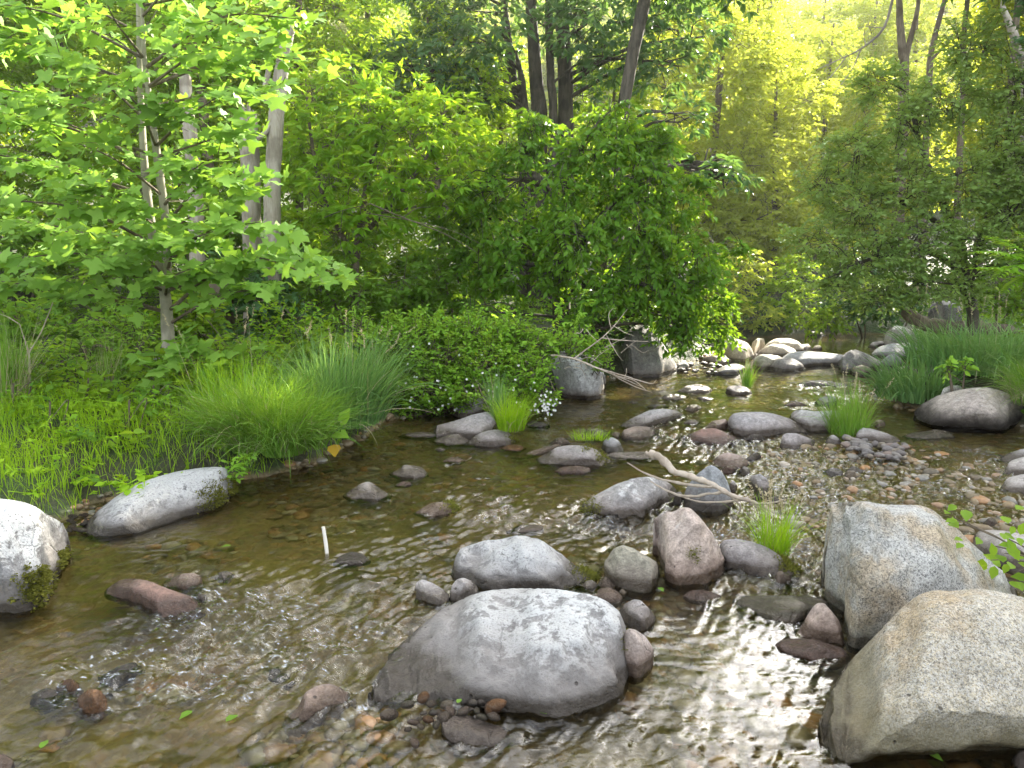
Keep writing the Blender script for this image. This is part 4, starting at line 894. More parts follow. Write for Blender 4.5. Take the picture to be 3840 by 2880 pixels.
# --- dead snags behind it
def snag(label, stems, name='dead_tree', mat='dead', cat='dead tree', jag=True):
    b = np.array(stems[0][0][0]); root = empty(name, b); tag(root, label, cat)
    for i, (P, r) in enumerate(stems):
        mt = MB(); C, rr = tube(mt, P, r, n=24, sides=14, wob=.10, seed=i+int(abs(b[0])*10))
        if jag and i == 0:
            rg = np.random.default_rng(3)
            for a in range(7):
                o_ = np.array([math.cos(a*.9), math.sin(a*.9), 0])*rr[-1]*.75
                tube(mt, [C[-1]+o_-[0, 0, .06], C[-1]+o_*.9+[0, 0, rg.uniform(.03, .16)]], [rr[-1]*.3, .003], n=3, sides=4)
        mt.build('trunk' if i == 0 else 'branch', BM[mat], root, b)
    return root
snag('tall bare dead trunk with a broken top and side limb behind the tulip tree', [([gnd(590,700,8.6)]+stem((588,560,8.6),(589,430,8.6),(592,330,8.6),(600,230,8.6),(612,130,8.6),(626,60,8.6)), [.1,.085,.08,.075,.075,.062,.05]),
   (stem((597,262,8.6),(575,285,8.55),(556,300,8.5)), [.035,.028,.02]), (stem((594,210,8.6),(590,190,8.6),(586,182,8.55)), [.02,.014,.006]), (stem((600,200,8.6),(570,215,8.5),(580,150,8.5),(588,110,8.5)), [.02,.03,.028,.02])])
snag('short pale dead trunk snapped off beside the taller dead one', [([gnd(548,700,8.9)]+stem((546,520,8.9),(542,360,8.9),(538,300,8.9),(535,246,8.9)), [.12,.11,.105,.105,.10]),])
snag('grey dead trunk half hidden behind the tulip tree leaves', [([gnd(430,700,9.3)]+stem((424,480,9.3),(415,330,9.3),(405,240,9.3),(398,140,9.3)), [.09,.08,.075,.07,.05])])
snag('old stump like trunk base in shade left of the dead trunks', [([gnd(470,740,8.3)]+stem((474,690,8.3),(478,640,8.3),(476,590,8.3)), [.16,.13,.12,.10])], mat='brown', cat='tree stump', name='tree_stump')
# --- dark clump of trunks in the centre, crowns above
tree('cluster of tall dark trunks with drooping blue-green leaves at top centre', 'clustered_tree', gnd(1165,420,14.0),
  [([gnd(1165,420,14)]+stem((1165,290,14),(1160,200,14),(1152,100,14),(1146,0,14),(1140,-150,14)), [.2,.13,.12,.10,.09,.06]),
   ([gnd(1140,420,14.2)]+stem((1128,270,14.2),(1112,190,14.2),(1102,120,14.2),(1088,0,14.2),(1080,-120,14.2)), [.14,.075,.07,.065,.05,.03]),
   ([gnd(1195,420,13.8)]+stem((1196,260,13.8),(1190,180,13.8),(1188,100,13.8),(1185,0,13.8),(1180,-120,13.8)), [.14,.075,.07,.07,.06,.03]),
   ([gnd(1222,420,14.1)]+stem((1222,270,14.1),(1220,160,14.1),(1216,60,14.1),(1212,-40,14.1),(1212,-200,14.1)), [.2,.14,.13,.12,.115,.07]),
   (stem((1140,290,13.9),(1132,220,13.9),(1126,165,13.9),(1112,110,13.9)), [.07,.06,.05,.03])],
  bl((1000,120,13.2,90),(900,160,13,80),(830,130,13,60),(1060,50,13,80),(960,40,13.4,60),(1250,60,13,70),(1330,120,13.3,80,1,.6),(1440,150,13.2,75),(1480,60,13.5,80),(1290,10,13.6,70),(1420,-20,13.5,90),(1000,220,13.3,60,1.2,.6),(1060,170,14.9,45,1,.7),(1170,60,15.0,60),(1260,190,14.8,45),(1180,-50,13.4,110,1.6,.5),(950,-40,13.4,90,1.4,.5)),
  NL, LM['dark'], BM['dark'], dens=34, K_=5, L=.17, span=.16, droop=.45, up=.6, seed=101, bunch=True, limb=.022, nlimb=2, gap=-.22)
tree('leaning dark trunk rising out of the top edge right of the trunk cluster', 'leaning_tree', gnd(1325,700,11.0),
  [([gnd(1325,700,11)]+stem((1330,560,11),(1334,400,11),(1342,270,11),(1350,210,11),(1366,120,11),(1392,0,11),(1415,-80,11),(1430,-140,11.2)), [.13,.1,.09,.085,.083,.08,.08,.05,.02])],
  bl((1470,250,11,60,1,.7),(1540,360,10.6,55,1,.6),(1580,380,10.8,45,1,.6),(1330,-40,11.4,90,1.3,.6),(1480,-70,11,110,1.3,.6),(1600,-40,11.3,70,1.2,.6)),
  NL, LM['dark'], BM['dark'], dens=30, K_=5, L=.16, span=.15, droop=.4, up=.6, seed=111, bunch=True, limb=.03, nlimb=2, gap=-.35)
# --- centre: drooping-leaf tree over the bank
tree('dense bushy tree with drooping light green leaf tips leaning over the pool, centre', 'drooping_tree', gnd(1212,760,9.2),
  [([gnd(1212,760,9.2)]+stem((1213,650,9.2),(1215,560,9.2),(1222,440,9.2),(1240,340,9.2)), [.11,.1,.085,.06,.025]), (stem((1214,600,9.2),(1290,480,9.0),(1360,400,9)), [.05,.04,.02]), (stem((1213,640,9.2),(1330,600,8.8),(1450,640,8.6)), [.045,.035,.015])],
  bl((1280,330,8.8,75,1.1,.8),(1340,280,9,55),(1210,400,8.7,75),(1390,390,8.8,80),(1120,330,9,60),(1060,420,8.9,60),(1110,520,8.6,70,1.1,.7),(1250,510,8.4,90,1,.8),(1380,500,8.5,80),(1460,450,9,60),(1480,560,8.8,80,1,.9),(1400,610,8.6,80,1,.8),(1300,620,8.5,70,1,.7),(1490,660,8.9,60,.9,1),(1440,690,8.9,55,1,.9),(1070,600,8.9,60,1,.7),(1180,590,8.7,60,1,.6),(1530,590,9.3,50,1,.9),(1540,680,9.6,50,1,1),(1560,735,9.8,35,1,.8),(1290,265,9.2,45),(1400,310,9.3,60),(1005,400,8.9,26,1.4,.6),(1165,265,8.9,26,1.3,.7),(1335,225,9,24,1.2,.9),(1495,385,9,30,1.4,.6),(1575,530,9.2,32,1.4,.5),(1570,640,9.2,26,1.2,.7),(1030,670,8.7,28,1.3,.6),(1250,690,8.4,26,1.3,.6),(1000,470,9.4,60,1.2,.8),(1030,560,9.2,55,1.2,.8),(1150,270,9.3,45),(1420,300,9.1,45,1.2,.8),(1330,420,9.5,80),(1200,480,9.7,90),(1400,560,9.6,90),(1480,720,9.0,40,1,.8)),
  SL, LM['droop'], BM['dark'], dens=62, K_=9, L=.095, span=.26, droop=.7, up=.45, seed=121, limb=.02, nlimb=1, gap=-.22, shake=.5)
# --- bright shrub-tree left of centre
tree('bright green leafy tree catching light left of the trunk cluster', 'leafy_tree', gnd(770,720,9.0),
  [([gnd(770,720,9)]+stem((765,600,9),(780,480,9),(800,360,9),(830,260,9)), [.06,.05,.04,.03,.012]), (stem((768,560,9),(700,430,9),(670,280,9.1),(660,170,9.2)), [.03,.028,.02,.008]), (stem((775,520,9),(880,400,8.8),(960,280,8.9)), [.03,.022,.01])],
  bl((720,300,9,70),(680,210,9.2,60),(800,250,8.8,65),(880,300,8.7,75),(960,250,8.9,60),(1000,320,9.1,55),(840,380,8.6,70),(740,400,8.7,70),(680,430,9,55),(930,400,8.8,60,1.2,.7),(800,470,8.7,60,1.2,.7),(720,500,8.9,50,1.2,.7),(660,330,9.4,60),(760,180,9.4,60),(870,210,9.3,55),(980,440,9.2,60,1.2,.7)),
  NL, LM['bright'], BM['brown'], dens=58, K_=7, L=.14, span=.2, droop=.3, up=.8, seed=131, bunch=True, limb=.015, gap=-.28)
# --- right bank small-leaved tree
tree('wide grey-green small leaved tree hanging over the right bank', 'small_leaved_tree', gnd(2112,720,9.6),
  [([gnd(2112,720,9.6)]+stem((2100,660,9.6),(2088,600,9.6),(2070,520,9.6),(2030,420,9.6),(1990,320,9.6),(1960,200,9.7)), [.07,.062,.058,.05,.04,.028,.01]),
   (stem((2092,620,9.6),(2130,480,9.7),(2170,330,9.8),(2200,160,9.9)), [.05,.04,.03,.01]), (stem((2086,590,9.6),(1990,540,9.3),(1880,560,9),(1790,600,8.9)), [.04,.03,.02,.008]), (stem((2060,500,9.6),(1930,430,9.3),(1820,400,9.2)), [.035,.024,.01]),
   (stem((2110,540,9.6),(2230,400,9.2),(2330,250,9)), [.04,.03,.012])],
  bl((1850,330,9.3,75),(1780,400,9.3,60),(1950,260,9.4,80),(2050,210,9.6,80),(1960,400,9.2,85),(1850,450,9.1,80),(1770,520,9.1,65,1.2,.8),(1870,560,9,75,1.2,.7),(1980,520,9,80,1.2,.8),(2080,400,9.2,85),(2170,320,9.4,80),(2180,450,9.2,80),(2090,520,9.1,70),(2000,610,9.1,70,1.3,.6),(1900,640,9.1,60,1.3,.5),(1800,610,9.1,55,1.2,.6),(2180,560,9.3,60),(2250,380,9.2,110),(2330,250,9.4,130),(2200,190,9.6,90),(2300,500,9.2,110),(1900,180,9.8,60),(2100,100,10,80),(2080,620,9.5,60,1,.6)),
  SL, LM['small'], BM['dark'], dens=80, K_=10, L=.07, span=.25, droop=.2, up=.7, seed=141, limb=.014, nlimb=2, gap=-.24)
# added tree, mostly beyond the right edge, to keep sun off the foreground
tree('added tall dark shade tree whose crown hangs in above the right bank at the top right corner', 'tall_shade_tree', gnd(2420,640,9.5),
  [([gnd(2420,640,9.5)]+stem((2400,400,9.5),(2380,150,9.5),(2350,-150,9.5),(2340,-450,9.5)), [.16,.14,.12,.1,.04])],
  bl((2350,0,9.6,150),(2500,150,9.3,220),(2250,-200,9.8,220),(2450,-250,9.5,260),(2650,-50,9,260),(2350,-480,9.6,260),(2100,-330,10.2,220),(2650,-350,9,260),(2120,-100,10.6,110,1,.6),(2850,100,8.4,300),(2900,-300,8.2,330),(2050,-430,10.2,200)),
  SL, LM['dark'], BM['brown'], dens=26, K_=10, L=.12, span=.34, droop=.3, up=.7, seed=151, limb=.03, gap=-.5, nlimb=1)
# --- background trees on the far hillside
protoA = tree('sunlit yellow-green tree behind the pool, nearest the drooping tree', 'sunlit_tree', gnd(1520,500,18),
  [([gnd(1520,500,18)]+[gnd(1520,500,18)+np.array([.05*i, 0, 1.1*i]) for i in range(1, 8)], [.12,.11,.1,.09,.08,.06,.04,.02])],
  [(gnd(1520,500,18)+np.array(p), r) for p, r in [((0,0,2.0),(1.2,1.2,.9)),((.7,-.3,3.1),(1.1,1,.8)),((-.8,.2,3.6),(1.1,1,.9)),((.2,-.4,4.6),(1.2,1.1,.9)),((.8,.4,5.6),(1,1,.8)),((-.6,-.2,6.0),(1,1,.8)),((.1,.1,7.0),(1,1,.8)),((-1.1,-.5,2.4),(.8,.8,.6)),((1.3,-.6,2.1),(.8,.8,.6)),((.1,-.8,1.2),(1.1,.9,.6))]],
  SL, LM['yellow'], BM['brown'], dens=17, K_=10, L=.14, span=.42, droop=.3, up=.6, seed=201, limb=.016, group='sunlit trees behind the pool', gap=-.25)
protoB = tree('leafy green tree standing at the back of the left bank', 'woodland_tree', gnd(150,500,12),
  [([gnd(150,500,12)]+[gnd(150,500,12)+np.array([.04*i, .02*i, .9*i]) for i in range(1, 8)], [.1,.09,.085,.08,.07,.05,.03,.015])],
  [(gnd(150,500,12)+np.array(p), r) for p, r in [((0,0,1.2),(1.1,.9,.7)),((.8,-.2,2.0),(.9,.8,.7)),((-.8,-.3,2.3),(.9,.8,.7)),((.1,-.4,3.2),(1.1,.9,.8)),((.8,.2,4.1),(.9,.9,.7)),((-.7,0,4.4),(.9,.9,.7)),((.1,0,5.3),(1,.9,.7)),((0,0,6.1),(.7,.7,.6))]],
  SL, LM['mid'], BM['brown'], dens=24, K_=9, L=.12, span=.32, droop=.35, up=.6, seed=211, limb=.016, group='trees at the back of the left bank', gap=-.25)
GA, GB = 'sunlit trees behind the pool', 'trees at the back of the left bank'
for i, (x, d, s, lab) in enumerate([(1600,21,.95,'sunlit yellow-green tree behind the pool, second from the drooping tree'),(1680,19,.75,'shorter sunlit tree straight above the sunlit tan boulder'),(1760,24,.85,'tall sunlit yellow-green tree left of the small leaved tree'),(1850,22,.7,'sunlit tree seen through the top of the small leaved tree'),(1440,24,1.0,'sunlit tree framed between leaning dark trunk and drooping tree'),(1960,25,.7,'sunlit tree behind the forked grey trunk'),(2120,20.5,1.05,'sunlit tree behind the pale leaning dead trunk'),(2250,20,1.2,'sunlit tree cut by the right edge of the picture'),(1740,30,1.0,'far sunlit tree high up right of the drooping tree'),(1850,31,1.1,'far sunlit tree whose top fills the gap left of the forked trunk'),(1960,32,1.1,'far sunlit tree behind the top of the forked trunk'),(1630,33,1.15,'far sunlit tree right beside the leaning dark trunk')]):
    p = gnd(x, 500, d); copy_tree(protoA, p, i*2.1+.7, s, lab, GA)
for i, (x, d, s, lab) in enumerate([(-60,11,.9,'leafy green tree cut by the left edge behind the tulip tree'),(320,12.5,1.0,'leafy green tree right behind the stems of the tulip tree'),(470,11.5,.85,'green tree filling the gap left of the dead trunks'),(640,13,1.0,'green tree right of the tall dead trunk'),(800,14.5,1.0,'shaded green tree behind the bright leafy one'),(960,13.5,.8,'green tree low behind the bright leafy one, beside the trunk cluster'),(1080,15.5,.75,'green tree at the foot of the trunk cluster'),(1300,16,.8,'green tree between trunk cluster and leaning trunk')]):
    p = gnd(x, 500, d); copy_tree(protoB, p, i*1.7+.5, s, lab, GB)
# thin bare trunks, upper right
for lab, P, r in [('forked grey trunk among the sunlit trees at upper right', [(1952,190,17),(1950,120,17),(1944,50,17),(1940,-60,17)], [.10,.085,.07,.05]),
                  ('thin dark trunk leaning right of the forked grey trunk', [(2006,200,16.5),(2012,110,16.5),(2030,40,16.5),(2050,-60,16.5)], [.06,.055,.05,.04]),
                  ('slim straight trunk between thin leaning and pale broken ones', [(2080,190,18),(2080,100,18),(2090,0,18),(2095,-80,18)], [.06,.055,.05,.04]),
                  ('thin brown trunk nearest the top right corner', [(2185,170,17.5),(2190,90,17.5),(2200,0,17.5),(2210,-80,17.5)], [.07,.065,.06,.05])]:
    st_ = [gnd(P[0][0], 400, P[0][2])]+stem(*P)
    if lab[0] in 'ts':                       # crowns added above the picture to keep sun off the foreground
        c0 = np.array(st_[-1]); top = c0+np.array([.2, .3, 3.2])
        rr_ = [(c0+np.array(o_)*1.0, s_) for o_, s_ in [((0,0,.7),(1.5,1.3,.8)),((1.1,.2,1.5),(1.3,1.2,.8)),((-1.1,-.2,1.7),(1.3,1.2,.8)),((.2,.2,2.6),(1.5,1.3,.9)),((-.6,.1,3.4),(1.1,1.1,.7)),((1.6,-.2,2.7),(1.1,1.1,.7))]]
        tree(lab, 'tall_shade_tree', st_[0], [(st_+[top], [r[0]*1.3]+r+[.02])], rr_, SL, LM['mid'], BM['brown'], dens=20, K_=10, L=.15, span=.4, droop=.3, up=.6, seed=len(lab), limb=.02, gap=-.5)
        if 'thin dark' not in lab: continue
        rt = [o for o in COL.objects if o.get('label') == lab][0]
        mt = MB(); tube(mt, stem((2010,130,16.5),(2040,100,16.5),(2060,70,16.6)), [.03,.025,.012], n=8, sides=6); mt.build('branch', BM['brown'], rt, st_[0]); continue
    rt = empty('bare_tree', st_[0]); tag(rt, lab, 'tree')
    mt = MB(); tube(mt, st_, [r[0]*1.3]+r, n=22, sides=10, wob=.06); mt.build('trunk', BM['brown'], rt, st_[0])
    if 'forked' in lab:
        mt = MB(); tube(mt, stem((1951,150,17),(1965,90,17),(1980,30,17),(1990,-40,17)), [.06,.055,.045,.03], n=14, sides=8, wob=.05); mt.build('branch', BM['brown'], rt, st_[0])
snag('pale broken trunk leaning at the upper right', [([gnd(2240,400,15)]+stem((2215,180,15),(2200,110,15),(2180,50,15),(2165,15,15)), [.1,.085,.075,.06,.04])])
# dead twiggy branch hanging at upper right
rt = empty('dead_branch', q(1905,60,12)); tag(rt, 'bare pale dead branch hanging among the leaves at upper right', 'branch')
mt = MB()
for P, r in [([(1930,-10,12),(1908,62,12),(1860,105,12),(1820,125,12),(1765,150,12)], .022), ([(1860,105,12),(1840,150,12),(1800,205,12)], .012), ([(1870,98,12),(1866,70,12),(1880,40,12)], .01), ([(1830,120,12),(1790,170,12),(1760,190,12)], .01), ([(1908,60,12),(1870,58,12),(1840,62,12)], .012), ([(1820,125,12),(1800,100,12),(1795,80,12)], .008), ([(1860,140,12),(1880,160,12),(1870,190,12)],.008), ([(1790,140,12),(1775,165,12)],.006)]:
    tube(mt, stem(*P), np.linspace(r, r*.25, len(P)), n=12, sides=5, wob=.1, seed=len(P))
mt.build('limb', BM['dead'], rt, q(1905,60,12))
# --- shrubs, each its own thing
def shrub(label, x, y, d, blobs, lmat='deep', L=.10, leaf=SL, dens=42, K_=8, seed=0, name='shrub', **kw):
    b = gnd(x, y, d); f_ = .3 if name == 'weed' else 1.0
    return tree(label, name, b, [([b, b+np.array([.03, 0, .25]), q(blobs[0][0], blobs[0][1], blobs[0][2])], [.022*f_, .018*f_, .008*f_]), ([b+np.array([.05, .03, 0]), b+np.array([.12, .05, .25]), q(blobs[-1][0], blobs[-1][1], blobs[-1][2])], [.018*f_, .014*f_, .006*f_])],
        bl(*blobs), leaf, LM[lmat], BM['twig'], dens=dens, K_=K_, L=L, span=kw.pop('span', .22), droop=kw.pop('droop', .3), up=kw.pop('up', .7), seed=seed, cat=name if name == 'weed' else 'shrub', limb=.008*f_, crownname='foliage', **kw)
GS = 'shrubs under the trees of the left bank'
shrub('dark shrub at the left edge beneath the tulip tree leaves', 40,740,7.6, [(30,680,7.6,75),(110,720,7.5,60),(-50,700,7.4,80),(60,780,7.2,55,1.2,.6)], seed=301, group=GS)
shrub('dark leafy shrub between the bare sapling and tulip trunk', 220,760,7.8, [(200,680,7.8,75),(280,720,7.7,60),(240,780,7.4,60,1.2,.6),(150,640,8,60)], seed=302, group=GS)
shrub('shaded shrub around the foot of the dead trunks', 560,730,8.4, [(560,660,8.3,70),(640,690,8.2,60),(600,580,8.7,70),(500,600,8.8,60),(520,740,7.8,55,1.3,.6)], seed=303, group=GS, lmat='dark', L=.12)
shrub('green shrub right of the tulip trunk behind the grass tussock', 470,780,7.2, [(470,760,7.1,50,1.2,.7),(560,770,7.0,55,1.2,.7),(430,720,7.4,45)], seed=304, group=GS, lmat='mid')
shrub('dark shrub under the bright leafy tree', 740,690,8.8, [(700,600,8.8,70),(780,640,8.6,70),(860,610,8.9,70),(760,540,9.2,70)], seed=305, group=GS)
shrub('dark shrub left of the trunk of the drooping tree', 980,700,9.4, [(960,600,9.4,75),(1040,650,9.2,65),(900,660,9.1,60),(980,530,9.8,70)], seed=306, group=GS)
shrub('shaded shrub right of the trunk of the drooping tree', 1300,740,9.6, [(1290,700,9.5,65),(1360,680,9.7,70),(1250,650,9.8,60)], seed=307, group=GS, lmat='dark')
shrub('leafy green shrub between left edge grass and tulip trunk', 180,790,6.9, [(170,770,6.9,55,1.3,.7),(260,790,6.8,50,1.3,.6),(90,800,6.8,50,1.3,.6),(320,800,6.9,35,1.3,.6)], seed=310, group=GS)
for i_, (lab, x, y, d, r) in enumerate([('leafy weed patch just behind the left edge boulder grass', 60,830,6.2,45), ('tall weed patch left of the bare forked sapling', 10,800,6.6,50), ('tall weed patch right of the bare forked sapling', 130,800,6.5,45), ('weed patch in front of the tulip trunk', 340,830,6.1,42),
    ('weed patch between tulip trunk and the large arching tussock', 420,800,6.3,45), ('weed patch behind the large arching tussock', 560,790,6.5,45), ('weed patch behind the lush tall grass clump', 690,770,7.0,50), ('weed patch between grass clump and flowering bush', 770,740,7.4,50), ('weed patch under the lower right tulip branch', 620,720,7.4,55), ('weed patch deep in shade under the tulip tree', 400,690,7.6,60), ('weed patch left of the grey rock in the undergrowth', 270,730,7.2,50), ('weed patch over the grass left of the large arching tussock', 330,900,5.6,38), ('weed patch in the middle of the left bank grass', 190,880,5.7,42), ('weed patch at the left edge in the bank grass', 30,900,5.5,42), ('weed patch on the left bank just above the left edge boulder', 110,960,5.1,36), ('weed patch on the left bank above the sloping rock', 280,960,5.2,34)]):
    shrub(lab, x, y+20, d, [(x, y-30, d, r, 1.2, .9), (x+35, y-5, d-.15, r*.75, 1.2, .8), (x-35, y-5, d-.1, r*.75, 1.2, .8)], lmat=['mid', 'rose', 'bright'][i_ % 3], L=[.085, .07, .06][i_ % 3], leaf=[SL, OL, NL][(i_+1) % 3], seed=330+i_, name='weed', group='weeds on the left bank', dens=60, up=.8, lift=.6)
shrub('dark shrub high behind the left edge of the tulip tree', 60,560,9.6, [(20,540,9.6,110),(140,500,9.8,100),(250,560,9.6,90),(-80,450,9.8,110)], seed=308, group=GS, L=.11)
shrub('dark shrub filling the space between tulip stems and dead trunks', 430,600,9.8, [(400,540,9.8,90),(480,480,10,90),(520,420,10.2,80),(430,620,9.4,70)], seed=309, group=GS, L=.11)
shrub('tall leafy shrub behind the dead trunks, low in shade', 660,620,10.6, [(640,520,10.6,90),(720,480,10.8,85),(600,600,10.2,80),(760,580,10.3,75),(850,540,10.6,80)], seed=351, group=GS, lmat='mid', L=.1)
shrub('tall leafy shrub between bright leafy tree and drooping tree', 930,640,10.8, [(900,600,10.6,80),(980,640,10.4,70),(1040,560,10.8,70),(860,650,10.2,65)], seed=352, group=GS, L=.1)
shrub('sunlit low shrub at the far end of the pool, left side', 1590,720,14, [(1570,640,14,55),(1630,680,13.8,45,1.3,.7),(1560,700,13.6,35),(1600,580,14.4,60)], lmat='yellow', seed=311, L=.12, span=.28, dens=30)
shrub('green shrub overhanging the sunlit boulders', 1690,700,14.4, [(1680,640,14.3,55),(1740,670,14,55,1.3,.7),(1720,590,14.8,60),(1800,690,13.6,40,1.3,.7)], lmat='mid', seed=312, L=.12, span=.28, dens=30)
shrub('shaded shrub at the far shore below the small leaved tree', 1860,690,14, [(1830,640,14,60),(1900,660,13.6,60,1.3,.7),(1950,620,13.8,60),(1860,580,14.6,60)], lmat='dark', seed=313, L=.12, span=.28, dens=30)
shrub('yellow-green shrub at the back between pool and hillside', 1500,560,17, [(1480,520,17,60),(1560,480,17.4,60),(1640,520,17,60),(1720,500,17.5,60),(1800,540,17,50)], lmat='yellow', seed=314, L=.14, span=.35, dens=20)
shrub('shaded shrub behind the fallen log on the right bank', 2150,680,10.5, [(2150,640,10.5,60),(2210,660,10.3,60),(2100,610,10.8,50),(2230,590,10.6,70)], lmat='deep', seed=315, L=.09)
shrub('small bright green weed clump at the right bank grass edge', 2060,800,6.9, [(2050,795,6.9,22),(2085,790,6.9,20)], lmat='rose', seed=316, L=.06, span=.1, dens=120, K_=7, leaf=OL)
# white flowered rose bush
rb = shrub('bright green bush with small white flowers hanging over the left bank', 1000,860,7.4, [(880,760,7.5,75,1.1,.9),(960,770,7.3,75),(1050,780,7.3,75),(1130,800,7.3,60),(840,830,7.3,60),(930,840,7.1,70,1.2,.7),(1030,850,7.1,70,1.2,.6),(1120,850,7.2,55,1.1,.8),(800,770,7.7,50),(1170,860,7.2,35),(870,880,7.1,35,1.3,.6),(1080,730,7.5,45),(960,720,7.6,45),(1170,740,7.6,45,1.3,.6),(1240,740,7.7,45,1.3,.6),(1290,770,7.8,35,1.2,.7),(900,710,7.5,50),(1020,710,7.4,50),(1110,720,7.5,45),(830,720,7.6,45)],
   lmat='rose', L=.05, leaf=OL, dens=150, K_=9, span=.19, droop=.12, up=.9, seed=321, name='flowering_bush', gap=-.4, lift=.7, shake=.45)
rg = np.random.default_rng(9); mm = MB()
for k in range(110):
    x, y = [(rg.uniform(850, 1190), rg.uniform(820, 890)), (rg.normal(1180, 14), rg.normal(880, 14)), (rg.uniform(830, 1150), rg.uniform(740, 880))][k % 3]
    p = q(x, y, 6.85+.25*rg.uniform()+(.25 if y < 800 else 0)); n_ = norm(np.array([rg.normal()*.4, -1, .5+rg.normal()*.3])); a0 = rg.uniform(0, 6)
    u = norm(np.cross(n_, [0, 0, 1.])); v = np.cross(n_, u)
    for a in np.arange(5)*1.2566+a0:
        d = u*math.cos(a)+v*math.sin(a); s = u*-math.sin(a)+v*math.cos(a); l_ = .012
        mm.add([p, p+d*l_*.7+s*l_*.5+n_*.004, p+d*l_+n_*.006, p+d*l_*.7-s*l_*.5+n_*.004], [[0, 1, 2, 3]], rg.uniform())
mm.build('blossom', LM['flower'], rb, np.array(rb.location))
for x, y, h in [(1190,690,60),(1080,690,40),(930,680,30),(1240,660,45),(1000,700,30)]:
    mm = MB()
    p = q(x, y+80, 7.4); e = q(x+20, y-h*.5, 7.3)
    n_ = 9; t = np.linspace(.2, 1, n_)[:, None]
    sprays(mm, mm, p+(e-p)*t, norm(rg.normal(size=(n_, 3))), OL, 7, .055, rg, .1, .2, .8)
    mm.build('shoot', LM['rose'], rb, np.array(rb.location))
# sumac at the right edge
sb = gnd(2300,800,7.2); rt = empty('sumac_sapling', sb); tag(rt, 'feather-leaved bright sapling reaching in at the right edge', 'sapling')
mt = MB(); tp = q(2260,600,7.0); tube(mt, [sb, (sb+tp)/2, tp], [.03, .024, .015], n=12, sides=8); mt.build('trunk', BM['brown'], rt, sb)
mm = MB(); rg = np.random.default_rng(5)
for x, y, d in [(2100,545,6.8),(2130,510,6.9),(2200,500,7),(2095,580,6.7),(2150,600,6.7),(2180,560,6.8),(2220,530,6.9),(2210,610,6.8),(2260,560,6.9),(2170,630,6.9)]:
    e = q(x, y, d); st = tp+rg.normal(size=3)*.06; n_ = 15
    ax = norm(e-st); t = np.linspace(.25, 1, n_)[:, None]
    arch = np.array([0, 0, 1.])*(.10*np.sin(t*np.pi))
    C = st+(e-st)*t+arch
    sd = norm(np.cross(ax, [0, 0, 1.]))
    for sg in (1, -1):
        place_leaves(mm, simple_leaf(.3, .04), C, norm(ax*.45+sd*sg+np.array([0, 0, -.25])+rg.normal(size=(n_, 3))*.08), np.tile([0, -.3, 1.], (n_, 1)), .12*np.sin(np.linspace(.6, 2.9, n_))+.02, rg.uniform(.3, 1, n_))
    tube(mm, C[[0, 7, 14]], [.005, .004, .002], n=8, sides=4)
mm.build('frond', LM['bright'], rt, sb)
# broad-leaved sprig close by the right edge
sb = at(2330*K, 1330*K, 0.0); sb[2] = .0; rt = empty('leafy_sapling', sb); tag(rt, 'small sapling with broad oval leaves at the right edge by the grey granite boulder', 'sapling')
mt = MB(); mm = MB(); rg = np.random.default_rng(15); d0 = sb[1]
tips = [(2170,1195),(2190,1240),(2200,1140),(2180,1165),(2140,1210),(2205,1285),(2080,1130),(2060,1118),(2230,1180),(2150,1180),(2215,1225)]
core = q(2260, 1230, d0-.05)
tube(mt, [sb, (sb+core)/2, core], [.012, .01, .007], n=8, sides=6)
for x, y in tips:
    e = q(x, y, d0-.05+rg.normal()*.05); tube(mt, [core, (core+e)/2+[0, 0, .02], e], [.005, .004, .002], n=6, sides=5)
    n_ = 4; place_leaves(mm, oval_leaf(.62), e+rg.normal(size=(n_, 3))*.035, norm(rg.normal(size=(n_, 3))*np.array([1, .8, .4])+[-.3, -.2, 0]), np.tile([0, -.5, 1.], (n_, 1))+rg.normal(size=(n_, 3))*.2, rg.uniform(.04, .075, n_), rg.uniform(.2, 1, n_))
mt.build('stem', BM['brown'], rt, sb); mm.build('foliage', LM['mid'], rt, sb)
# ------------------------------------------------------------------ grasses
def blades(mb, P, out, L, wd, rg, stand=.75, curl=.6, S_=6, tint=None):
    n = len(P); out = norm(out*np.array([1, 1, 0])+1e-6)
    L = np.asarray(L).reshape(-1, 1)*np.ones((n, 1)); st = np.clip(stand+rg.normal(size=(n, 1))*.15, .15, 1.3); cu = np.clip(curl+rg.normal(size=(n, 1))*.25, 0, 1.6)
    t = np.linspace(0, 1, S_+1)[None]
    ang = (np.pi/2)*st-cu*t*1.5                     # elevation along the blade
    ds = L/S_
    hx = np.concatenate([np.zeros((n, 1)), np.cumsum(np.cos(ang[:, :-1])*ds, 1)], 1); hz = np.concatenate([np.zeros((n, 1)), np.cumsum(np.sin(ang[:, :-1])*ds, 1)], 1)
    C = P[:, None]+out[:, None]*hx[..., None]+np.array([0, 0, 1.])*hz[..., None]
    sd = norm(np.cross(out, [0, 0, 1.])+rg.normal(size=(n, 3))*.35)
    wv = (np.asarray(wd).reshape(-1, 1)*(1-t**1.6)*(.5+.5*np.minimum(t*6, 1))+.0004)
    V = np.stack([C-sd[:, None]*wv[..., None]/2, C+sd[:, None]*wv[..., None]/2], 2)       # n,S+1,2,3
    k = (S_+1)*2; b = np.arange(n)[:, None, None]*k; i = np.arange(S_)[None, :, None]*2
    Q = (b+i+np.array([0, 1, 3, 2])[None, None]).reshape(-1, 4)
    tt = rg.uniform(0, 1, n) if tint is None else tint
    mb.add(V.reshape(-1, 3), Q, np.repeat(tt, k))
    return C
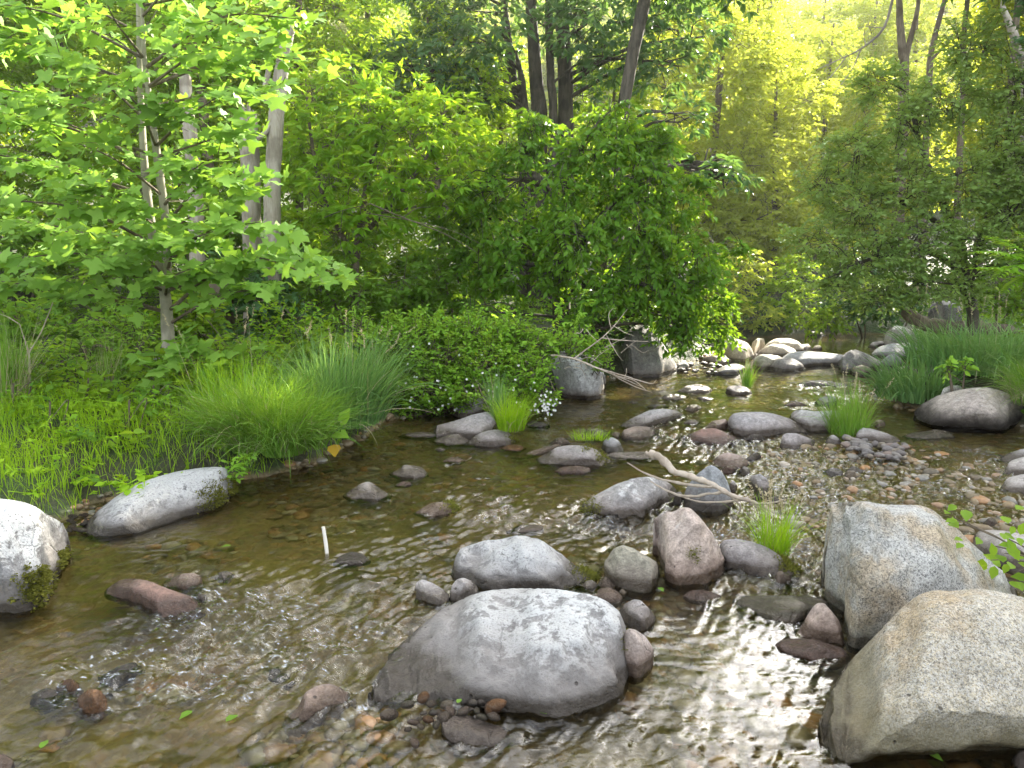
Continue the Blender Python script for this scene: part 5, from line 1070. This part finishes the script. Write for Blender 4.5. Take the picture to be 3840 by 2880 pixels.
def tuft(label, c, n, L, wd, mat, rad, seed, name='grass_tuft', stand=.8, curl=.6, lean=(0, 0), dry=0, heads=0, cat='grass', squash=1.0, headL=.8):
    rg = np.random.default_rng(seed); c = np.asarray(c, float)
    rt = empty(name, c); tag(rt, label, cat)
    a = rg.uniform(0, 6.283, n); r = rad*np.sqrt(rg.uniform(0, 1, n))
    off = np.stack([np.cos(a)*r, np.sin(a)*r*squash, 0*a], -1)
    out = off/max(rad, .01)+rg.normal(size=(n, 3))*.35+np.array([lean[0], lean[1], 0])
    mm = MB(); blades(mm, c+off, out, L*rg.uniform(.45, 1.1, n), wd*rg.uniform(.6, 1.2, n), rg, stand, curl); mm.build('blades', LM[mat], rt, c)
    if dry:
        i = rg.integers(0, n, dry); mm = MB(); blades(mm, c+off[i], out[i]+rg.normal(size=(dry, 3))*.6, L*rg.uniform(.4, 1.05, dry), wd*.55, rg, stand*.8, curl*1.3); mm.build('dry_blades', LM['straw'], rt, c)
    if heads:
        i = rg.integers(0, n, heads); mm = MB()
        C = blades(mm, c+off[i], out[i]*.5+rg.normal(size=(heads, 3))*.4, headL*rg.uniform(.8, 1.1, heads), .003, rg, .97, .18)
        for cc in C:
            e = cc[-1]; d = norm(cc[-1]-cc[-2]); m_ = 26
            t = rg.uniform(0, 1, m_)[:, None]
            place_leaves(mm, simple_leaf(.4), e-d*t*.10, norm(d+rg.normal(size=(m_, 3))*.8), rg.normal(size=(m_, 3)), .016, rg.uniform(0, 1, m_))
        mm.build('seed_heads', LM['straw'], rt, c)
    return rt
def on(x, y, z=None, dz=0):
    if z is not None: return at(x*K, y*K, z)+np.array([0, 0, dz])
    r = ray(x*K, y*K); t = np.arange(1.5, 30, .02)
    P = np.array([0, 0, CAMH])+r[None]*t[:, None]
    G = np.maximum(ground(P[:, 0], P[:, 1]), -.02)
    k = int(np.argmax(P[:, 2] <= G)); p = P[k].copy(); p[2] = G[k]+dz
    return p
# large tussock above the sloping rock, built of a few crowns that grow together
ct = on(545, 985); ct[2] = max(ct[2], .12)
rt = empty('grass_tussock', ct); tag(rt, 'large arching grass tussock with dry pale stems on the left bank above the sloping rock', 'grass')
rg = np.random.default_rng(41); mm = MB(); md = MB()
for dx, dy, n_, L in [(0, 0, 850, .72), (-.2, .1, 560, .64), (.24, -.08, 760, .66), (.1, .28, 500, .7), (.36, .12, 520, .6)]:
    c = ct+np.array([dx, dy, .02]); a = rg.uniform(0, 6.283, n_); r = .13*np.sqrt(rg.uniform(0, 1, n_))
    off = np.stack([np.cos(a)*r, np.sin(a)*r, 0*a], -1); out = off*6+rg.normal(size=(n_, 3))*.5+np.array([.25, -.35, 0])
    blades(mm, c+off, out, L*rg.uniform(.5, 1.12, n_), .0085*rg.uniform(.5, 1.2, n_), rg, .80, .78, 7)
    k = n_//8; blades(md, c+off[:k], out[:k]+rg.normal(size=(k, 3))*.8+np.array([-.5, -.2, 0]), L*rg.uniform(.4, 1.0, k), .0035, rg, .72, .8, 7)
mm.build('blades', LM['grass'], rt, ct); md.build('dry_blades', LM['straw'], rt, ct)
tuft('lush tall grass clump with seed heads right of the large arching tussock', on(735, 930)+[0, .1, .05], 1500, .78, .013, 'cool', .34, 42, 'grass_clump', .88, .55, (.35, -.3), 40, 16, headL=.85)
tuft('bright grass clump behind the large tussock, below the tulip sprig', on(500, 900)+[0, .1, 0], 700, .5, .008, 'lawn', .3, 43, 'grass_clump', .92, .4, (0, -.2), 30, 8, headL=.8)
tuft('tall dry grass stalks at the left edge under the tulip tree', on(10, 870), 260, .75, .006, 'grass', .16, 44, 'grass_clump', .98, .2, (0, 0), 160, 0)
tuft('thin dry stalks left of the tulip trunk', on(240, 830), 80, .5, .005, 'grass', .18, 45, 'grass_clump', .98, .15, (0, 0), 60, 0)
tuft('small bright grass tuft on the purple stones below the flowering bush', at(1105*K, 935*K, .10)+[0, .12, 0], 420, .34, .006, 'lawn', .11, 46, 'grass_tuft', .9, .45, (.25, -.3), 30, 0)
tuft('darker upright grass behind the small bright tuft', at(1075*K, 900*K, .12)+[0, .05, 0], 160, .42, .006, 'cool', .07, 47, 'grass_tuft', .95, .3, (.1, -.1), 20, 0)
tuft('short grass fringe on top of the wide low slab', at(1280*K, 958*K, .16)+[0, .1, 0], 170, .13, .004, 'lawn', .14, 48, 'grass_tuft', .8, .5, (0, -.4), 15, 0, squash=.3)
tuft('lone grass sprig growing from the upper pool', at(1614*K, 836*K, .0), 150, .34, .006, 'grass', .06, 49, 'grass_tuft', .97, .25, (0, -.1))
tuft('tall fine grass tuft in the water beside the pebble bar', at(1830*K, 938*K, .0), 520, .52, .0045, 'grass', .16, 50, 'grass_tuft', .86, .35, (-.3, -.1), 10, 10, headL=.55)
tuft('wispy grass tuft on the flat purple stone in the foreground channel', at(1672*K, 1195*K, .03), 330, .30, .0035, 'lawn', .075, 51, 'grass_tuft', .88, .4, (0, -.1), 14, 10, headL=.36)
# right bank grasses
for lab, x, y, n_, L, wd, mt_, rad, lean, dr, hd, sd_ in [
    ('broad bladed grass clump drooping into the water at the right bank', 1985, 868, 620, .58, .019, 'cool', .34, (-.5, -.3), 0, 0, 61),
    ('broad bladed grass clump in the middle of the right bank', 2090, 800, 720, .62, .018, 'cool', .5, (-.2, -.3), 10, 8, 62),
    ('tall grass clump at the right edge above the undercut boulder', 2190, 810, 680, .66, .017, 'cool', .5, (-.3, -.3), 30, 10, 63),
    ('grass clump behind the right bank, below the leaning trunk', 2080, 750, 480, .5, .016, 'cool', .5, (-.1, -.2), 10, 8, 64),
    ('pale drooping grass at the right edge over the undercut boulder', 2285, 880, 900, .60, .007, 'grass', .3, (-.9, -.3), 220, 0, 65)]:
    tuft(lab, on(x, y)+[0, .1, 0], n_, L, wd, mt_, rad, sd_, 'grass_clump', .84, .86, lean, dr, hd, headL=.8)
# bank sward and herb layer nobody could count
rg = np.random.default_rng(70); mm = MB()
n_ = 44000; X = rg.uniform(-4.2, 1.2, n_); Y = rg.uniform(2.6, 9.5, n_); d = creek_dist(X, Y)
keep = (d > .03) & (d < 1.5+.5*fbm(X*1.1, Y*1.1, 12, 2)) & (X < .55-.05*Y) & (fbm(X*2.1, Y*2.1, 88, 3) > rg.uniform(-1.1, .45, n_)-.35*(Y < 5.5))
X, Y = X[keep], Y[keep]; P = np.stack([X, Y, ground(X, Y)-.01], -1); n_ = len(P)
blades(mm, P, rg.normal(size=(n_, 3))+[.2, -.5, 0], rg.uniform(.08, .26, n_)*(1+.4*fbm(X*1.5, Y*1.5, 90, 2)), .0055*rg.uniform(.6, 1.4, n_), rg, .85, .5, 4, np.clip(.55+.5*fbm(X*1.7, Y*1.7, 91, 3)+rg.normal(size=n_)*.2, 0, 1))
tag(mm.build('grass', LM['lawn']), 'bright green grass covering the left bank', 'grass', kind='stuff')
n_ = 2600; X = rg.uniform(-4.2, .6, n_); Y = rg.uniform(2.8, 8, n_); d = creek_dist(X, Y)
keep = (d > .08) & (d < 2.2) & (fbm(X*2.4, Y*2.4, 97, 3) > -.1); X, Y = X[keep], Y[keep]; mm = MB()
P = np.stack([X, Y, ground(X, Y)+rg.uniform(.02, .16, len(X))], -1)
sprays(mm, mm, P, rg.normal(size=(len(P), 3))*[1, 1, .2], OL, 6, .042, rg, .10, .15, 1.1)
tag(mm.build('herbs', LM['lawn']), 'small bright leafy herbs mixed into the left bank grass', 'herbs', kind='stuff')
mm = MB(); n_ = 8000; X = rg.uniform(-9, 11, n_); Y = rg.uniform(2.8, 16, n_); d = creek_dist(X, Y)
keep = (d > .15) & (fbm(X*1.4, Y*1.4, 95, 3) > rg.uniform(-.9, .5, n_)-.3*(Y > 6)); X, Y = X[keep], Y[keep]
P = np.stack([X, Y, ground(X, Y)+rg.uniform(.03, .30, len(X))*np.clip((Y-3)/3, .25, 1)], -1); n_ = len(P)
sprays(mm, mm, P, rg.normal(size=(n_, 3))*[1, 1, .15], OL, 7, .062, rg, .16, .15, 1.1)
sprays(mm, None, P-[0, 0, .05], rg.normal(size=(n_, 3))*[1, 1, .15], SL, 7, .075, rg, .2, .2, 1.1)
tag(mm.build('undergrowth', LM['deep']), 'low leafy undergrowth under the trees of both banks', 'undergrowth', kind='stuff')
# far hillside wood
mm = MB(); n_ = 46000; X = rg.uniform(-50, 50, n_); Y = 30+rg.uniform(0, 1, n_)*48
P = np.stack([X, Y, ground(X, Y)+rg.uniform(.3, 1.0, n_)*np.clip((Y-28)*.42, 2.2, 6.2)], -1)
nz = np.array([mnoise.noise(Vector(p*.33)) for p in P]); P = P[nz > -.3]; nz = nz[nz > -.3]; n_ = len(P)
sprays(mm, None, P, rg.normal(size=(n_, 3))*[1, 1, .4], SL, 12, .38, rg, 1.1, .4, .6, np.clip(.4+nz, 0, 1))
tag(mm.build('distant_wood', LM['wood']), 'sunlit yellow-green wood rising on the hillside behind everything', 'wood', kind='stuff')
# ------------------------------------------------------------------ single plants and sticks
b = on(512, 1045, .06); rt = empty('leafy_herb', b); tag(rt, 'little oval leaved herb at the mossy end of the sloping rock', 'plant')
mm = MB(); rg = np.random.default_rng(81); e = b+rg.normal(size=(26, 3))*[.07, .05, .05]+[0, 0, .10]
sprays(mm, mm, e, rg.normal(size=(26, 3))*[1, 1, .2], OL, 4, .045, rg, .06, .15, 1.2); mm.build('foliage', LM['rose'], rt, b)
b = on(310, 1068, .08); rt = empty('round_leaved_herb', b); tag(rt, 'round leaved herb patch beside the upper edge of the sloping rock', 'plant')
mm = MB(); e = b+rg.normal(size=(40, 3))*[.12, .07, .02]+[0, 0, .07]
sprays(mm, mm, e, rg.normal(size=(40, 3))*[1, 1, .2], oval_leaf(.9), 3, .05, rg, .05, .1, 1.4); mm.build('foliage', LM['lawn'], rt, b)
b = on(720, 985, .08); rt = empty('burdock', b); tag(rt, 'big leaved plant with one yellow leaf at the water edge of the grass clump', 'plant')
for x, y, L, mt_, dr in [(735,940,.15,'rose',(.7,-.4,.05)), (690,945,.13,'rose',(-.6,-.5,.05)), (705,905,.16,'rose',(-.1,.1,.9)), (722,972,.13,'gold',(.2,-.7,-.3)), (745,900,.14,'rose',(.3,.1,.8))]:
    p = q(x, y, b[1]-.12); mm = MB(); d_ = norm(np.array(dr))
    place_leaves(mm, oval_leaf(.72, .08), np.array([p-d_*L*.5]), np.array([d_]), np.array([[0, -.45, 1.]]), [L], np.array([.7])); tube(mm, [b, (b+p)/2, p-d_*L*.5], [.006, .005, .003], n=6, sides=5)
    mm.build('leaf', LM[mt_], rt, b)
def jag(P, r, n, rg, amt=.22):
    C, rr = resample(P, r, n); C = C.copy()
    seg = norm(np.asarray(P[-1])-np.asarray(P[0]))
    k = rg.normal(size=(n//3+2, 3)); kk = np.repeat(k, 3, 0)[:n]; kk = (kk+np.roll(kk, 1, 0))/2
    C += kk*rr[:, None]*amt
    return C, rr*(1+.12*rg.normal(size=n))
def stick(label, name, paths, mat, cat, part='twig', d=None, twist=.13):
    P0 = paths[0][0]; b = np.array(P0[0]); rt = empty(name, b); tag(rt, label, cat); rg = np.random.default_rng(len(label))
    for i, (P, r) in enumerate(paths):
        mt = MB(); C, rr = jag(P, r, max(12, 6*len(P)), rg); tube(mt, C, rr, sides=9 if i == 0 else 6, wob=twist, seed=i, raw=True); mt.build('limb' if i == 0 else part, BM[mat], rt, b)
    return rt
def zpt(x, y, z): return at(x*K, y*K, z)
def dpt(*p): return [q(x, y, d) for x, y, d in p]
D1, D2 = 4.72, 4.17
def dl(x, y): t = (x-1395)/295; return q(x, y, D1+(D2-D1)*t-.22)
stick('pale driftwood branch with thin twigs lying across the blue-grey pointed boulder', 'driftwood', [
  ([dl(1402,978), dl(1425,990), dl(1460,1020), dl(1500,1030), dl(1540,1048), dl(1580,1070), dl(1630,1086), dl(1672,1108)], [.020,.020,.018,.016,.014,.012,.009,.004]),
  ([dl(1540,1052), dl(1470,1045), dl(1400,1025), dl(1355,1000)], [.009,.008,.006,.003]), ([dl(1560,1062), dl(1490,1072), dl(1440,1060), dl(1405,1040)], [.008,.008,.006,.003]),
  ([dl(1600,1082), dl(1520,1085), dl(1470,1072)], [.007,.006,.003]), ([dl(1620,1088), dl(1670,1085), dl(1695,1078)], [.008,.007,.003]), ([dl(1580,1072), dl(1600,1095), dl(1590,1115)], [.008,.006,.002]), ([dl(1630,1092), dl(1660,1110), dl(1650,1125)], [.007,.005,.002]), ([dl(1425,990), dl(1405,985), dl(1395,975)], [.020,.014,.008])], 'drift', 'driftwood')
pw = zpt(708,1212,-.04); tip = q(698,1138,pw[1]+.02)
mt = MB(); tube(mt, [pw, (pw+tip)/2+[.002, 0, 0], tip], [.009, .009, .008], n=8, sides=8, wob=.05)
tag(mt.build('stick', BM['white'], None, pw), 'short white stick standing upright in the water', 'stick')
BD = 7.6
rgt = np.random.default_rng(12); TW_ = []
for k in range(16):
    x, y = rgt.uniform(1230, 1370), rgt.uniform(690, 800); dx, dy = rgt.uniform(-25, 55), rgt.uniform(-45, 35)
    TW_.append((dpt((x, y, BD-.3), (x+dx*.5+rgt.normal()*5, y+dy*.5+rgt.normal()*5, BD-.33), (x+dx, y+dy, BD-.35)), [.0035, .003, .0015]))
stick('dead pale branch sprawling over the undercut bank boulder', 'dead_branch', [
  (dpt((1190,768,BD-.2),(1240,775,BD-.3),(1290,795,BD-.4),(1340,815,BD-.45),(1385,835,BD-.5)), [.010,.009,.008,.006,.002]),
  (dpt((1240,775,BD-.3),(1300,730,BD-.2),(1330,700,BD-.2),(1355,668,BD-.2)), [.007,.006,.004,.002]), (dpt((1300,730,BD-.2),(1340,735,BD-.2),(1400,738,BD-.3)), [.007,.006,.003]),
  (dpt((1320,712,BD-.2),(1315,680,BD-.2),(1325,665,BD-.2)), [.006,.004,.002]), (dpt((1300,798,BD-.4),(1350,812,BD-.5),(1405,828,BD-.6),(1418,820,BD-.6)), [.007,.006,.004,.002]), (dpt((1320,808,BD-.4),(1360,830,BD-.5),(1408,848,BD-.6)), [.006,.005,.002]), (dpt((1330,812,BD-.4),(1370,822,BD-.5),(1398,845,BD-.6)), [.005,.004,.002]), (dpt((1310,725,BD-.2),(1330,760,BD-.3),(1345,780,BD-.3)), [.005,.004,.002])]+TW_, 'drift', 'branch')
stick('bare forked grey sapling at the left edge under the tulip tree', 'bare_sapling', [
  ([on(66,850)]+dpt((64,800,6.1),(62,765,6.1),(52,730,6.1),(42,700,6.1)), [.009,.008,.007,.005,.003]), (dpt((62,765,6.1),(90,715,6.1),(112,660,6.1),(130,600,6.2)), [.006,.005,.004,.002]), (dpt((42,700,6.1),(10,682,6.1),(-40,668,6.1)), [.005,.004,.003])], 'drift', 'sapling', part='branch')
stick('long thin dead twigs hanging from the bright leafy tree', 'dead_branch', [
  (dpt((800,440,8),(870,470,7.9),(960,505,7.8),(1030,545,7.7)), [.006,.005,.004,.002]), (dpt((790,460,8),(880,475,7.9),(980,500,7.8),(1040,528,7.7)), [.005,.004,.003,.002]), (dpt((740,455,8),(735,520,8),(745,560,8)), [.003,.003,.002]), (dpt((700,470,8),(740,455,8),(800,440,8)), [.004,.004,.004]), (dpt((870,470,7.9),(900,450,7.9),(930,447,7.9)), [.005,.004,.002])], 'twig', 'branch')
stick('dark weathered fallen log on the right bank', 'fallen_log', [
  ([q(1950,668,10.2), q(1985,695,10.1), q(2040,706,10), q(2110,712,9.9), q(2200,716,9.8)], [.06,.08,.085,.08,.07]), (dpt((1985,695,10.1),(1968,690,10.1),(1955,705,10.1)), [.03,.02,.008])], 'brown', 'log', part='branch', twist=.14)
for k, (lab, x, y, z_) in enumerate([('dry straw stem lying over the left bank grass', 250, 965, .3), ('bleached straw stem leaning in the left bank grass above the left edge boulder', 90, 960, .35)]):
    p = q(x, y, 5.2-.4*k); e = q(x-100+50*k, y+30 if k == 0 else y+70, 5.0-.4*k); mt = MB(); tube(mt, [p, (p+e)/2+[0, 0, .02], e], [.004, .004, .002], n=8, sides=5)
    tag(mt.build('dry_stem', LM['straw'], None, p), lab, 'straw')
# leaves afloat and stranded
for k, (lab, c, x, y, z_, L) in enumerate([
   ('green leaf afloat just below the largest low boulder', 'D', 1320, 1058, .012, .035), ('green leaf resting on the stones left of the pebble pile', 'D', 825, 990, .05, .03), ('fresh green leaf by the round grey-green stone', 'D', 2020, 330, .02, .045),
   ('leaf afloat in front of the huge tan boulder', 'E', 1705, 1592, .012, .045), ('pale leaf on the calm water below the sloping rock', 'A', 1465, 945, .012, .05), ('pale green leaf in the rapids, leftmost of two', 'F', 1100, 1072, .014, .05), ('pale green leaf in the rapids, rightmost of two', 'F', 1375, 1090, .014, .05),
   ('yellow-green leaf over the drowned flat stone at lower left', 'F', 262, 1245, .012, .04)]):
    X = cpx(c, f'{x},{y}')[0]; p = at(X[0], X[1], z_); mm = MB(); rgk = np.random.default_rng(k)
    dd = norm(np.array([rgk.normal(), rgk.normal(), .05]))
    place_leaves(mm, oval_leaf(.6, .05), np.array([p-dd*L/2]), np.array([dd]), np.array([[0, 0, 1.]]), [L], np.array([.8]))
    tag(mm.build('leaf', LM['deep'], None, p), lab, 'leaf', 'loose leaves on the water')
# ------------------------------------------------------------------ light
SUN_EL, SUN_AZ = R_(30), R_(34)
w = bpy.data.worlds.new('World'); sc.world = w; w.use_nodes = True
nt = w.node_tree; nt.nodes.clear(); g = NT(nt)
sky = nt.nodes.new('ShaderNodeTexSky'); sky.sky_type = 'NISHITA'; sky.sun_disc = False
sky.sun_elevation = SUN_EL; sky.sun_rotation = SUN_AZ
sky.air_density = 1.0; sky.dust_density = 2.5; sky.ozone_density = 1.0
hs = g.n('ShaderNodeHueSaturation', Saturation=.3, Color=sky.outputs[0])
bg = g.n('ShaderNodeBackground', Color=hs.outputs[0], Strength=.15)
g.n('ShaderNodeOutputWorld', Surface=bg.outputs[0])
S = Vector((math.sin(SUN_AZ)*math.cos(SUN_EL), math.cos(SUN_AZ)*math.cos(SUN_EL), math.sin(SUN_EL)))
sl = bpy.data.lights.new('sun', 'SUN'); sl.energy = 5.0; sl.angle = R_(.53); sl.color = (1, .93, .78)
so = bpy.data.objects.new('sun', sl); COL.objects.link(so); so.location = (10, 20, 30); so.rotation_euler = S.to_track_quat('Z', 'Y').to_euler()
sc.view_settings.view_transform = 'Standard'; sc.view_settings.look = 'None'; sc.view_settings.exposure = 2.55; sc.view_settings.gamma = 1
sc.render.engine = 'CYCLES'
cy = sc.cycles
cy.max_bounces = 10; cy.diffuse_bounces = 6; cy.glossy_bounces = 3; cy.transmission_bounces = 8; cy.volume_bounces = 0; cy.transparent_max_bounces = 8
cy.caustics_reflective = False; cy.caustics_refractive = True
cy.sample_clamp_indirect = 6.0; cy.sample_clamp_direct = 0
cy.use_denoising = True
try: cy.denoiser = 'OPENIMAGEDENOISE'
except Exception: pass

# ------------------------------------------------------------------ the thin bright air of the valley
m, nt = M('valley_air'); g = NT(nt)
pv = nt.nodes.new('ShaderNodeVolumePrincipled'); pv.inputs['Color'].default_value = (.95, .96, .88, 1); pv.inputs['Density'].default_value = .0009; pv.inputs['Anisotropy'].default_value = .55
g.n('ShaderNodeOutputMaterial', Volume=pv.outputs[0])
mb = MB(); x0, x1, y0, y1, z0, z1 = -78, 82, -8, 116, -1.6, float(GZ.max())+12
mb.add([(x0,y0,z0),(x1,y0,z0),(x1,y1,z0),(x0,y1,z0),(x0,y0,z1),(x1,y0,z1),(x1,y1,z1),(x0,y1,z1)], [(0,3,2,1),(4,5,6,7),(0,1,5,4),(1,2,6,5),(2,3,7,6),(3,0,4,7)])
tag(mb.build('haze', m, smooth=False), 'thin sunlit haze in the valley air', 'haze', kind='stuff')
